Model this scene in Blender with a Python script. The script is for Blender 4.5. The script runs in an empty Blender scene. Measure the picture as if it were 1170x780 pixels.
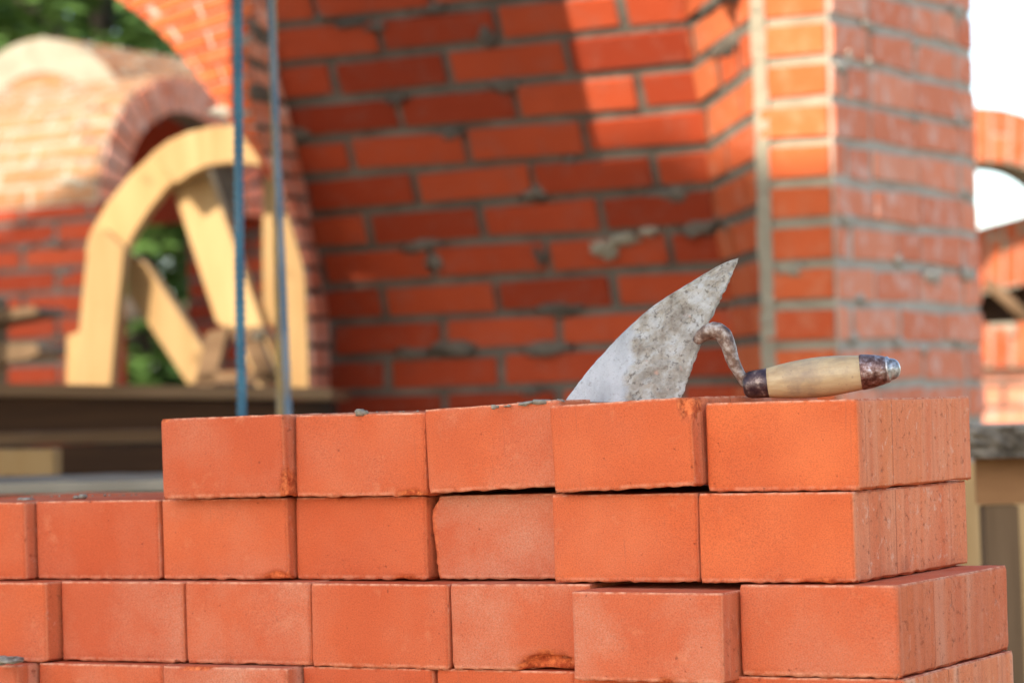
import bpy, bmesh, math, random
from mathutils import Vector, Matrix, noise
random.seed(7)
R = math.radians
scene = bpy.context.scene
COL = scene.collection

# ------------------------------------------------------------------ camera
FPX = 3250.0
CAMH = 0.75                       # height of the lens above the ground
PITCH = math.atan(84 / FPX)
ROLL = R(1.6)
F = Vector((0, math.cos(PITCH), math.sin(PITCH)))
R0 = Vector((1, 0, 0)); U0 = Vector((0, -math.sin(PITCH), math.cos(PITCH)))
RT = R0 * math.cos(ROLL) - U0 * math.sin(ROLL)
UP = R0 * math.sin(ROLL) + U0 * math.cos(ROLL)
CAM = Vector((0, 0, CAMH))

def ray(x, y):
    return F + RT * ((x - 585) / FPX) - UP * ((y - 390) / FPX)
def at(x, y, Y):
    """world point seen at (x, y) that lies at depth Y"""
    r = ray(x, y)
    return CAM + r * (Y / r.y)
def on_plane(x, y, p, n):
    r = ray(x, y)
    return CAM + r * ((p - CAM).dot(n) / r.dot(n))
def px_of(p):
    q = p - CAM
    d = q.dot(F)
    return 585 + FPX * q.dot(RT) / d, 390 - FPX * q.dot(UP) / d

cam_data = bpy.data.cameras.new('camera')
cam = bpy.data.objects.new('camera', cam_data); COL.objects.link(cam)
cam.matrix_world = Matrix(((RT.x, UP.x, -F.x, 0), (RT.y, UP.y, -F.y, 0), (RT.z, UP.z, -F.z, CAMH), (0, 0, 0, 1)))
cam_data.sensor_width = 36; cam_data.lens = FPX / 1170 * 36
cam_data.clip_start = 0.05; cam_data.clip_end = 3000
cam_data.dof.use_dof = True
cam_data.dof.focus_distance = 2.12
cam_data.dof.aperture_fstop = 7.8
scene.camera = cam

# ------------------------------------------------------------------ directions of the building grid
YAW = R(28.5)
DX = Vector((math.cos(YAW), -math.sin(YAW), 0))     # along the fronts, to the right and nearer
DV = Vector((math.sin(YAW), math.cos(YAW), 0))      # away from the lens along the sides
UPZ = Vector((0, 0, 1))
FN = -DV                                            # the way the fronts face

# ------------------------------------------------------------------ helpers
def tag(o, label=None, cat=None, group=None, kind=None):
    if label: o['label'] = label
    if cat: o['category'] = cat
    if group: o['group'] = group
    if kind: o['kind'] = kind
    return o
def empty(name, loc, label, cat, group=None):
    o = bpy.data.objects.new(name, None); COL.objects.link(o); o.location = loc
    o.empty_display_size = 0.05
    return tag(o, label, cat, group)
def link(name, me, mats, parent=None):
    o = bpy.data.objects.new(name, me); COL.objects.link(o)
    for m in (mats if isinstance(mats, (list, tuple)) else [mats]): me.materials.append(m)
    if parent is not None:
        o.parent = parent
        o.matrix_parent_inverse = Matrix.Translation(-parent.location)
    return o
def nz(v, s=1.0, seed=0.0):
    return noise.noise(Vector(v) * s + Vector((seed * 13.1, seed * 7.7, seed * 3.3)))

class MB:
    """collects faces, with a material index and a per-face tint, and builds one mesh"""
    def __init__(self): self.v = []; self.f = []; self.m = []; self.t = []; self.s = []
    def face(self, idx, m=0, t=0.5, s=False): self.f.append(idx); self.m.append(m); self.t.append(t); self.s.append(s)
    def quad_strip(self, a, b, m=0, t=0.5, s=False):
        for i in range(len(a) - 1): self.face((a[i], a[i+1], b[i+1], b[i]), m, t, s)
    def add(self, p): self.v.append(tuple(p)); return len(self.v) - 1
    def box(self, c, ex, ey, ez, m=0, t=0.5, jit=0.0, bev=0.0):
        """box at centre c with half-extent vectors"""
        c = Vector(c)
        if bev > 0:
            lx, ly, lz = ex.length, ey.length, ez.length
            b = min(bev, .45*min(lx, ly, lz))
            ids = {}
            for sx in (-1, 1):
                for sy in (-1, 1):
                    for sz in (-1, 1):
                        j = Vector((random.uniform(-jit, jit), random.uniform(-jit, jit), random.uniform(-jit, jit)))
                        for ax in range(3):
                            kx = 1 - (b/lx if ax != 0 else 0); ky = 1 - (b/ly if ax != 1 else 0); kz = 1 - (b/lz if ax != 2 else 0)
                            ids[(sx, sy, sz, ax)] = self.add(c + ex*sx*kx + ey*sy*ky + ez*sz*kz + j)
            for s in (-1, 1):
                self.face([ids[(s, a, d, 0)] for a, d in ((-1,-1),(1,-1),(1,1),(-1,1))][::s], m, t)
                self.face([ids[(a, s, d, 1)] for a, d in ((-1,-1),(-1,1),(1,1),(1,-1))][::s], m, t)
                self.face([ids[(a, d, s, 2)] for a, d in ((-1,-1),(1,-1),(1,1),(-1,1))][::s], m, t)
            for s1 in (-1, 1):
                for s2 in (-1, 1):
                    self.face([ids[(s1,s2,-1,0)], ids[(s1,s2,1,0)], ids[(s1,s2,1,1)], ids[(s1,s2,-1,1)]], m, t)
                    self.face([ids[(s1,-1,s2,0)], ids[(s1,1,s2,0)], ids[(s1,1,s2,2)], ids[(s1,-1,s2,2)]], m, t)
                    self.face([ids[(-1,s1,s2,1)], ids[(1,s1,s2,1)], ids[(1,s1,s2,2)], ids[(-1,s1,s2,2)]], m, t)
                    for s3 in (-1, 1):
                        self.face([ids[(s1,s2,s3,0)], ids[(s1,s2,s3,1)], ids[(s1,s2,s3,2)]], m, t)
            return
        n = [self.add(c + ex*a + ey*b_ + ez*d + Vector((random.uniform(-jit, jit), random.uniform(-jit, jit), random.uniform(-jit, jit))))
             for a in (-1, 1) for b_ in (-1, 1) for d in (-1, 1)]
        for q in ((0,1,3,2),(4,6,7,5),(0,4,5,1),(2,3,7,6),(0,2,6,4),(1,5,7,3)): self.face([n[i] for i in q], m, t)
    def prism(self, front, depth_vec, m=0, t=0.5):
        """outline (list of points) swept by depth_vec"""
        a = [self.add(p) for p in front]; b = [self.add(Vector(p) + depth_vec) for p in front]
        self.face(a, m, t); self.face(b[::-1], m, t)
        n = len(a)
        for i in range(n):
            j = (i+1) % n
            self.face((a[j], a[i], b[i], b[j]), m, t)
    def tube(self, pts, rad, seg=10, m=0, t=0.5, ridges=None, squash=None):
        pts = [Vector(p) for p in pts]; rings = []
        side = None
        for i, p in enumerate(pts):
            d = (pts[min(i+1, len(pts)-1)] - pts[max(i-1, 0)]).normalized()
            if side is None:
                side = d.cross(Vector((0.3, -1, 0.2))).normalized()
            side = (side - d * side.dot(d)).normalized()
            w = d.cross(side)
            r = rad[i] if isinstance(rad, (list, tuple)) else rad
            ring = []
            for k in range(seg):
                a = 2*math.pi*k/seg
                rr = r * (ridges(i, a) if ridges else 1)
                ring.append(self.add(p + side*math.cos(a)*rr + w*math.sin(a)*rr*(squash or 1)))
            rings.append(ring)
        for a, b in zip(rings, rings[1:]):
            for k in range(seg):
                j = (k+1) % seg
                self.face((a[k], a[j], b[j], b[k]), m, t, True)
        self.face(rings[0][::-1], m, t); self.face(rings[-1], m, t)
    def blob(self, c, rx, ry, rz, m=0, t=0.5, seg=8, rough=.25, seed=0.0):
        """uneven lump; rx, ry, rz are half-extent vectors"""
        c = Vector(c); rows = []
        nr = max(4, seg//2+1)
        for i in range(1, nr):
            th = math.pi*i/nr; row = []
            for k in range(seg):
                ph = 2*math.pi*k/seg
                d = Vector((math.sin(th)*math.cos(ph), math.sin(th)*math.sin(ph), math.cos(th)))
                q = 1 + rough*nz(d*1.7, 1, seed)*2
                row.append(self.add(c + (rx*d.x + ry*d.y + rz*d.z)*q))
            rows.append(row)
        top = self.add(c + rz); bot = self.add(c - rz)
        for a, b in zip(rows, rows[1:]):
            for k in range(seg):
                j = (k+1) % seg
                self.face((a[k], b[k], b[j], a[j]), m, t, True)
        for k in range(seg):
            j = (k+1) % seg
            self.face((top, rows[0][k], rows[0][j]), m, t, True); self.face((bot, rows[-1][j], rows[-1][k]), m, t, True)
    def build(self, name, mats, parent=None, recalc=True):
        me = bpy.data.meshes.new(name)
        me.from_pydata(self.v, [], self.f)
        me.polygons.foreach_set('material_index', self.m)
        me.polygons.foreach_set('use_smooth', self.s)
        at_ = me.attributes.new('tint', 'FLOAT', 'FACE')
        at_.data.foreach_set('value', self.t)
        if recalc:
            bm = bmesh.new(); bm.from_mesh(me); bmesh.ops.recalc_face_normals(bm, faces=bm.faces); bm.to_mesh(me); bm.free()
        me.update()
        return link(name, me, mats, parent)

# ------------------------------------------------------------------ materials
def newmat(name):
    m = bpy.data.materials.new(name); m.use_nodes = True
    nt = m.node_tree; nt.nodes.clear()
    out = nt.nodes.new('ShaderNodeOutputMaterial'); b = nt.nodes.new('ShaderNodeBsdfPrincipled')
    nt.links.new(b.outputs[0], out.inputs[0])
    return m, nt, b
def N(nt, t, **kw):
    n = nt.nodes.new(t)
    for k, v in kw.items():
        if k in n.inputs.keys() if isinstance(k, str) else False: n.inputs[k].default_value = v
        else: setattr(n, k, v)
    return n
def noise_tex(nt, vec, scale, detail=4, rough=.55):
    n = nt.nodes.new('ShaderNodeTexNoise'); n.inputs['Scale'].default_value = scale
    n.inputs['Detail'].default_value = detail; n.inputs['Roughness'].default_value = rough
    if vec is not None: nt.links.new(vec, n.inputs['Vector'])
    return n.outputs[0]
def ramp(nt, fac, stops):
    r = nt.nodes.new('ShaderNodeValToRGB'); nt.links.new(fac, r.inputs[0])
    e = r.color_ramp.elements
    while len(e) < len(stops): e.new(.5)
    for el, (p, c) in zip(e, stops):
        el.position = p; el.color = (*c, 1) if len(c) == 3 else c
    return r.outputs[0]
def mix(nt, fac, a, b, blend='MIX'):
    n = nt.nodes.new('ShaderNodeMix'); n.data_type = 'RGBA'; n.blend_type = blend
    for s, v in ((0, fac), (6, a), (7, b)):
        if isinstance(v, (int, float)): n.inputs[s].default_value = v
        elif isinstance(v, tuple): n.inputs[s].default_value = (*v, 1)
        else: nt.links.new(v, n.inputs[s])
    return n.outputs[2]
def mth(nt, op, a, b=0.0, c=None, clamp=False):
    n = nt.nodes.new('ShaderNodeMath'); n.operation = op; n.use_clamp = clamp
    for s, v in enumerate((a, b, c)):
        if v is None: continue
        if isinstance(v, (int, float)): n.inputs[s].default_value = v
        else: nt.links.new(v, n.inputs[s])
    return n.outputs[0]
def bump(nt, b, h, dist, strength=1.0):
    n = nt.nodes.new('ShaderNodeBump'); n.inputs['Distance'].default_value = dist; n.inputs['Strength'].default_value = strength
    nt.links.new(h, n.inputs['Height']); nt.links.new(n.outputs[0], b.inputs['Normal'])
def coords(nt, which='Object', scale=None):
    tc = nt.nodes.new('ShaderNodeTexCoord'); o = tc.outputs[which]
    if scale:
        mp = nt.nodes.new('ShaderNodeMapping'); mp.inputs['Scale'].default_value = scale
        nt.links.new(o, mp.inputs['Vector']); o = mp.outputs[0]
    return o
def attr(nt, name):
    a = nt.nodes.new('ShaderNodeAttribute'); a.attribute_name = name; return a.outputs['Fac']

def brick_wall_mat(name, dark, mid, light, stain=(.30, .27, .24), stain_amt=.35):
    m, nt, b = newmat(name)
    v = coords(nt)
    base = ramp(nt, attr(nt, 'tint'), [(0, dark), (.5, mid), (1, light)])
    n1 = noise_tex(nt, v, 9, 5)
    c = mix(nt, mth(nt, 'MULTIPLY', n1, .55), base, tuple(x*.62 for x in mid))
    n2 = noise_tex(nt, v, 26, 6, .65)
    f = ramp(nt, n2, [(.50, (0, 0, 0)), (.68, (1, 1, 1))])
    c = mix(nt, mth(nt, 'MULTIPLY', f, stain_amt), c, stain)
    nt.links.new(c, b.inputs['Base Color']); b.inputs['Roughness'].default_value = .9; b.inputs['Specular IOR Level'].default_value = .12
    bump(nt, b, noise_tex(nt, v, 120, 5, .6), .003)
    return m
def plain_noise_mat(name, c1, c2, scale=20, rough=.9, bd=.003, bs=90, stretch=None):
    m, nt, b = newmat(name)
    v = coords(nt, 'Object', stretch)
    c = ramp(nt, noise_tex(nt, v, scale, 6, .6), [(.3, c1), (.7, c2)])
    nt.links.new(c, b.inputs['Base Color']); b.inputs['Roughness'].default_value = rough; b.inputs['Specular IOR Level'].default_value = .15
    if bd: bump(nt, b, noise_tex(nt, v, bs, 5, .6), bd)
    return m

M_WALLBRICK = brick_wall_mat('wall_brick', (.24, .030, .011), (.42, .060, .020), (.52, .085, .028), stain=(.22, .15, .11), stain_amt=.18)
M_PIERBRICK = brick_wall_mat('pier_brick', (.64, .17, .08), (.76, .25, .13), (.80, .38, .24), stain=(.68, .50, .40), stain_amt=.65)
M_PIERFRONT = brick_wall_mat('pier_front_brick', (.56, .09, .03), (.68, .13, .04), (.72, .18, .06), stain=(.6, .34, .2), stain_amt=.25)
M_ARCHBRICK = brick_wall_mat('arch_brick', (.42, .075, .026), (.52, .105, .036), (.56, .15, .055), stain=(.5, .36, .25), stain_amt=.25)
M_PALEBRICK = brick_wall_mat('vault_brick', (.34, .13, .05), (.38, .17, .07), (.38, .20, .10), stain=(.27, .22, .15), stain_amt=.8)
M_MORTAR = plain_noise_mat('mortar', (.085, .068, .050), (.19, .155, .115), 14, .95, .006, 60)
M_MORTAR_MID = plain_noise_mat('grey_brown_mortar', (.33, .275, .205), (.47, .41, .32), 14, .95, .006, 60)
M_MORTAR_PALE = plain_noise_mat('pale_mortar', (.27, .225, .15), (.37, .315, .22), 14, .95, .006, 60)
M_CRUMB = plain_noise_mat('dry_mortar_crumbs', (.20, .16, .11), (.38, .32, .24), 200, .95, .0006, 600)
M_EARTH = plain_noise_mat('sandy_earth', (.30, .24, .165), (.40, .33, .235), 1.5, .95, .02, 30)
M_CONC = plain_noise_mat('concrete', (.30, .29, .27), (.42, .41, .38), 8, .9, .003, 80)
M_LEAF = plain_noise_mat('foliage', (.04, .08, .018), (.10, .17, .035), 2.2, .6, 0)
M_BARK = plain_noise_mat('bark', (.07, .05, .035), (.16, .12, .09), 12, .95, .01, 40, (1, 1, .25))

def wood_mat(name, c1, c2, grain=(3, 3, 40), rough=.75, dark=None, bd=.0008):
    """grain runs along the local long axis given by the small component of grain"""
    m, nt, b = newmat(name)
    v = coords(nt, 'Object', grain)
    c = ramp(nt, noise_tex(nt, v, 1.0, 6, .6), [(.3, c1), (.7, c2)])
    if dark:
        c = mix(nt, ramp(nt, noise_tex(nt, coords(nt, 'Object', tuple(g*.35 for g in grain)), 1.3, 4), [(.52, (0,)*3), (.66, (1,)*3)]), c, dark)
    oi = nt.nodes.new('ShaderNodeObjectInfo')
    c = mix(nt, mth(nt, 'MULTIPLY', oi.outputs['Random'], .45), c, tuple(x*.55 for x in c1))
    kn = ramp(nt, noise_tex(nt, coords(nt), 9, 2, .4), [(.70, (0,)*3), (.76, (1,)*3)])
    c = mix(nt, mth(nt, 'MULTIPLY', kn, .55), c, tuple(x*.35 for x in c1))
    nt.links.new(c, b.inputs['Base Color']); b.inputs['Roughness'].default_value = rough; b.inputs['Specular IOR Level'].default_value = .15
    bump(nt, b, noise_tex(nt, v, 1.6, 6, .65), bd)
    return m
M_NEWWOOD = wood_mat('new_sawn_pine', (.40, .225, .085), (.52, .335, .15), (30, 30, 3))
M_OLDWOOD = wood_mat('dark_wet_board', (.035, .015, .007), (.09, .042, .018), (3, 30, 50), dark=(.02, .012, .008))
M_MIDWOOD = wood_mat('weathered_board', (.14, .075, .035), (.26, .155, .08), (3, 30, 40))
M_GREYBOARD = wood_mat('splash_and_sheen_board', (.28, .235, .165), (.44, .38, .285), (4, 12, 20), dark=(.13, .105, .08))  # mortar splashes; its pale tone also paints sky sheen on the trestle top
M_BARKBOARD = plain_noise_mat('bark_edge', (.06, .045, .03), (.30, .24, .17), 28, .95, .006, 70)
M_CROSS = wood_mat('orange_pine_rail', (.22, .095, .035), (.34, .165, .065), (3, 30, 30))
M_LEGWOOD = wood_mat('trestle_wood', (.13, .075, .035), (.24, .145, .075), (30, 30, 3))

def painted_bar(name, c1, c2, c3):
    m, nt, b = newmat(name)
    v = coords(nt, 'Object', (1, 1, .3))
    c = mix(nt, ramp(nt, noise_tex(nt, v, 60, 5), [(.45, (0,)*3), (.6, (1,)*3)]), c1, c2)
    c = mix(nt, ramp(nt, noise_tex(nt, coords(nt), 7, 4), [(.55, (0,)*3), (.7, (1,)*3)]), c, c3)
    nt.links.new(c, b.inputs['Base Color']); b.inputs['Roughness'].default_value = .5; b.inputs['Metallic'].default_value = .2
    return m
M_REBAR_BLUE = painted_bar('blue_steel_bar', (.025, .10, .15), (.04, .15, .20), (.10, .14, .17))
M_REBAR_RUST = painted_bar('rusty_steel_bar', (.10, .14, .18), (.18, .20, .22), (.30, .18, .07))
M_RUSTOCHRE = painted_bar('ochre_rust_bar', (.36, .22, .05), (.26, .16, .06), (.16, .14, .10))

# loose fresh bricks: obj.color drives tone (R), pale bloom (G)
def fresh_brick():
    m, nt, b = newmat('fresh_clay_brick')
    v = coords(nt)
    oi = nt.nodes.new('ShaderNodeObjectInfo')
    sep = nt.nodes.new('ShaderNodeSeparateColor'); nt.links.new(oi.outputs['Color'], sep.inputs[0])
    vo = nt.nodes.new('ShaderNodeVectorMath'); vo.operation = 'ADD'
    cmb = nt.nodes.new('ShaderNodeCombineXYZ')
    nt.links.new(mth(nt, 'MULTIPLY', oi.outputs['Random'], 37.0), cmb.inputs[0])
    nt.links.new(mth(nt, 'MULTIPLY', oi.outputs['Random'], 11.0), cmb.inputs[2])
    nt.links.new(v, vo.inputs[0]); nt.links.new(cmb.outputs[0], vo.inputs[1]); p = vo.outputs[0]
    base = mix(nt, sep.outputs[0], (.49, .080, .025), (.71, .158, .046))
    # broad tone drift, orange to red
    c = mix(nt, ramp(nt, noise_tex(nt, p, 14, 3), [(.32, (0,)*3), (.66, (1,)*3)]), base, mix(nt, .55, base, (.45, .064, .018)))
    # mottled pale bloom
    bl = ramp(nt, noise_tex(nt, p, 11, 5, .6), [(.42, (0,)*3), (.66, (1,)*3)])
    spk = ramp(nt, noise_tex(nt, p, 620, 3, .7), [(.34, (.40,)*3), (.66, (1,)*3)])
    f = mth(nt, 'MULTIPLY', mth(nt, 'MULTIPLY', bl, spk), sep.outputs[1])
    f = mth(nt, 'ADD', f, mth(nt, 'MULTIPLY', mth(nt, 'MULTIPLY', spk, sep.outputs[1]), .30), clamp=True)
    c = mix(nt, f, c, (.55, .225, .130))
    # sand grain
    g = ramp(nt, noise_tex(nt, p, 900, 3, .8), [(.32, (.62,)*3), (.5, (1,)*3), (.72, (1.22,)*3)])
    c = mix(nt, .75, c, g, 'MULTIPLY')
    # dark specks and tiny pits
    sp = ramp(nt, noise_tex(nt, p, 210, 2, .5), [(.70, (0,)*3), (.76, (1,)*3)])
    c = mix(nt, mth(nt, 'MULTIPLY', sp, .5), c, (.22, .05, .025))
    # vertical die streaks on the long sides
    tc = nt.nodes.new('ShaderNodeTexCoord')
    sx = nt.nodes.new('ShaderNodeSeparateXYZ'); nt.links.new(tc.outputs['Normal'], sx.inputs[0])
    side = ramp(nt, mth(nt, 'ABSOLUTE', sx.outputs[0]), [(.75, (0,)*3), (.95, (1,)*3)])
    mp = nt.nodes.new('ShaderNodeMapping'); mp.inputs['Scale'].default_value = (1, 26, 1.2); nt.links.new(p, mp.inputs['Vector'])
    mp2 = nt.nodes.new('ShaderNodeMapping'); mp2.inputs['Scale'].default_value = (1, 110, 2.2); nt.links.new(p, mp2.inputs['Vector'])
    st = noise_tex(nt, mp.outputs[0], 1, 3, .5); st2 = noise_tex(nt, mp2.outputs[0], 1, 4, .6)
    sc = ramp(nt, st, [(.34, (.70, .18, .07)), (.45, (.78, .30, .15)), (.52, (.74, .19, .065)), (.60, (.80, .24, .09)), (.68, (.82, .44, .27))])
    sc = mix(nt, ramp(nt, st2, [(.52, (0,)*3), (.80, (.9,)*3)]), sc, (.50, .16, .07))
    sy = nt.nodes.new('ShaderNodeSeparateXYZ'); nt.links.new(v, sy.inputs[0])
    yy_ = mth(nt, 'ADD', sy.outputs[1], mth(nt, 'MULTIPLY', oi.outputs['Random'], .03))
    yy_ = mth(nt, 'ADD', yy_, mth(nt, 'MULTIPLY', noise_tex(nt, p, 25, 2), .003))
    near_ = mth(nt, 'LESS_THAN', yy_, .098)
    smooth_ = mix(nt, ramp(nt, st, [(.40, (0,)*3), (.60, (1,)*3)]), (.70, .17, .065), (.74, .25, .12))
    sc = mix(nt, near_, mix(nt, .45, sc, smooth_), mix(nt, .35, sc, (.62, .17, .07)))
    def groove(y0, w): return mth(nt, 'LESS_THAN', mth(nt, 'ABSOLUTE', mth(nt, 'SUBTRACT', yy_, y0)), w)
    gr = mth(nt, 'MAXIMUM', groove(.098, .0007), mth(nt, 'MULTIPLY', groove(.045, .0006), .6))
    gr = mth(nt, 'MULTIPLY', mth(nt, 'MAXIMUM', gr, mth(nt, 'MULTIPLY', groove(.215, .0006), .4)), side)
    sc = mix(nt, mth(nt, 'MULTIPLY', gr, .6), sc, (.30, .07, .03))
    pk = ramp(nt, noise_tex(nt, p, 140, 5, .75), [(.60, (0,)*3), (.66, (1,)*3)])
    sc = mix(nt, mth(nt, 'MULTIPLY', pk, .45), sc, (.40, .11, .05))
    dotn = ramp(nt, noise_tex(nt, p, 95, 4, .7), [(.58, (0,)*3), (.68, (1,)*3)])
    sc = mix(nt, mth(nt, 'MULTIPLY', dotn, .45), sc, (.78, .46, .31))
    sc = mix(nt, .6, sc, g, 'MULTIPLY')
    c = mix(nt, mth(nt, 'MULTIPLY', side, sep.outputs[2]), c, sc)
    # fine pale and dark scratches
    ws = nt.nodes.new('ShaderNodeTexNoise'); ws.inputs['Scale'].default_value = 30; ws.inputs['Detail'].default_value = 2; nt.links.new(p, ws.inputs['Vector'])
    mpd = nt.nodes.new('ShaderNodeMapping'); mpd.inputs['Rotation'].default_value = (0, .9, .3); mpd.inputs['Scale'].default_value = (260, 30, 14); nt.links.new(p, mpd.inputs['Vector'])
    scr = ramp(nt, noise_tex(nt, mpd.outputs[0], 1, 2, .5), [(.70, (0,)*3), (.735, (1,)*3)])
    c = mix(nt, mth(nt, 'MULTIPLY', scr, .28), c, (.33, .09, .045))
    big = ramp(nt, noise_tex(nt, p, 28, 6, .7), [(.58, (0,)*3), (.70, (1,)*3)])
    c = mix(nt, mth(nt, 'MULTIPLY', big, .22), c, (.78, .34, .17))
    # pale arrises: sky light on the burrs, painted into the colour
    rim_light = mth(nt, 'MULTIPLY', attr(nt, 'rim'), ramp(nt, noise_tex(nt, p, 120, 5, .7), [(.40, (.05,)*3), (.60, (.9,)*3)]))
    c = mix(nt, rim_light, c, (.82, .40, .23))
    # broken clay
    ch = attr(nt, 'chip')
    c = mix(nt, ch, c, mix(nt, ramp(nt, noise_tex(nt, p, 230, 5, .7), [(.40, (0,)*3), (.60, (1,)*3)]), (.40, .065, .02), (.74, .19, .06)))
    nt.links.new(c, b.inputs['Base Color']); b.inputs['Roughness'].default_value = .88
    b.inputs['Specular IOR Level'].default_value = .15
    h = mth(nt, 'ADD', mth(nt, 'MULTIPLY', noise_tex(nt, p, 850, 3, .8), .45), noise_tex(nt, p, 160, 5, .6))
    h = mth(nt, 'ADD', h, mth(nt, 'MULTIPLY', mth(nt, 'MULTIPLY', st2, side), 1.5))
    h = mth(nt, 'SUBTRACT', h, mth(nt, 'MULTIPLY', sp, 1.2)); h = mth(nt, 'SUBTRACT', h, mth(nt, 'MULTIPLY', gr, 1.5))
    h = mth(nt, 'SUBTRACT', h, mth(nt, 'MULTIPLY', mth(nt, 'MULTIPLY', pk, side), 1.0))
    bump(nt, b, h, .0007, .9)
    return m
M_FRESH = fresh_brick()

# ------------------------------------------------------------------ world and light
world = bpy.data.worlds.new('World'); scene.world = world; world.use_nodes = True
nt = world.node_tree; bg = nt.nodes['Background']
sky = nt.nodes.new('ShaderNodeTexSky'); sky.sky_type = 'NISHITA'; sky.sun_disc = False
SUN_EL = R(36); SUN_AZ = math.atan2(-.52, -.854)          # direction towards the sun in plan (x, y) = (-.52, -.854)
sky.sun_elevation = SUN_EL; sky.sun_rotation = SUN_AZ
sky.dust_density = 1.0; sky.air_density = 1.0
nt.links.new(sky.outputs[0], bg.inputs[0]); bg.inputs[1].default_value = 0.15
TO_SUN = Vector((-.52*math.cos(SUN_EL), -.854*math.cos(SUN_EL), math.sin(SUN_EL))).normalized()
sl = bpy.data.lights.new('sun', 'SUN'); sl.energy = 3.2; sl.angle = R(.5); sl.color = (1, .93, .82)
so = bpy.data.objects.new('sun', sl); COL.objects.link(so)
so.rotation_euler = TO_SUN.to_track_quat('Z', 'Y').to_euler(); so.location = TO_SUN*20
scene.view_settings.view_transform = 'Standard'; scene.view_settings.look = 'None'
scene.view_settings.exposure = 1.5; scene.view_settings.gamma = 1

# ------------------------------------------------------------------ the ground
g = MB()
n = 40
ids = [[g.add((x, y, 0.012*nz((x, y, 0), .8) if max(abs(x), abs(y)) < 15 else 0)) for x in [(-1 if i < n/2 else 1)*abs((i-n/2)/(n/2))**3*900 for i in range(n+1)]]
       for y in [(-1 if i < n/2 else 1)*abs((i-n/2)/(n/2))**3*900 + 5 for i in range(n+1)]]
for a, b in zip(ids, ids[1:]): g.quad_strip(a, b, s=True)
tag(g.build('ground', M_EARTH), 'sandy earth of the building site under everything', kind='structure')

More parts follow.
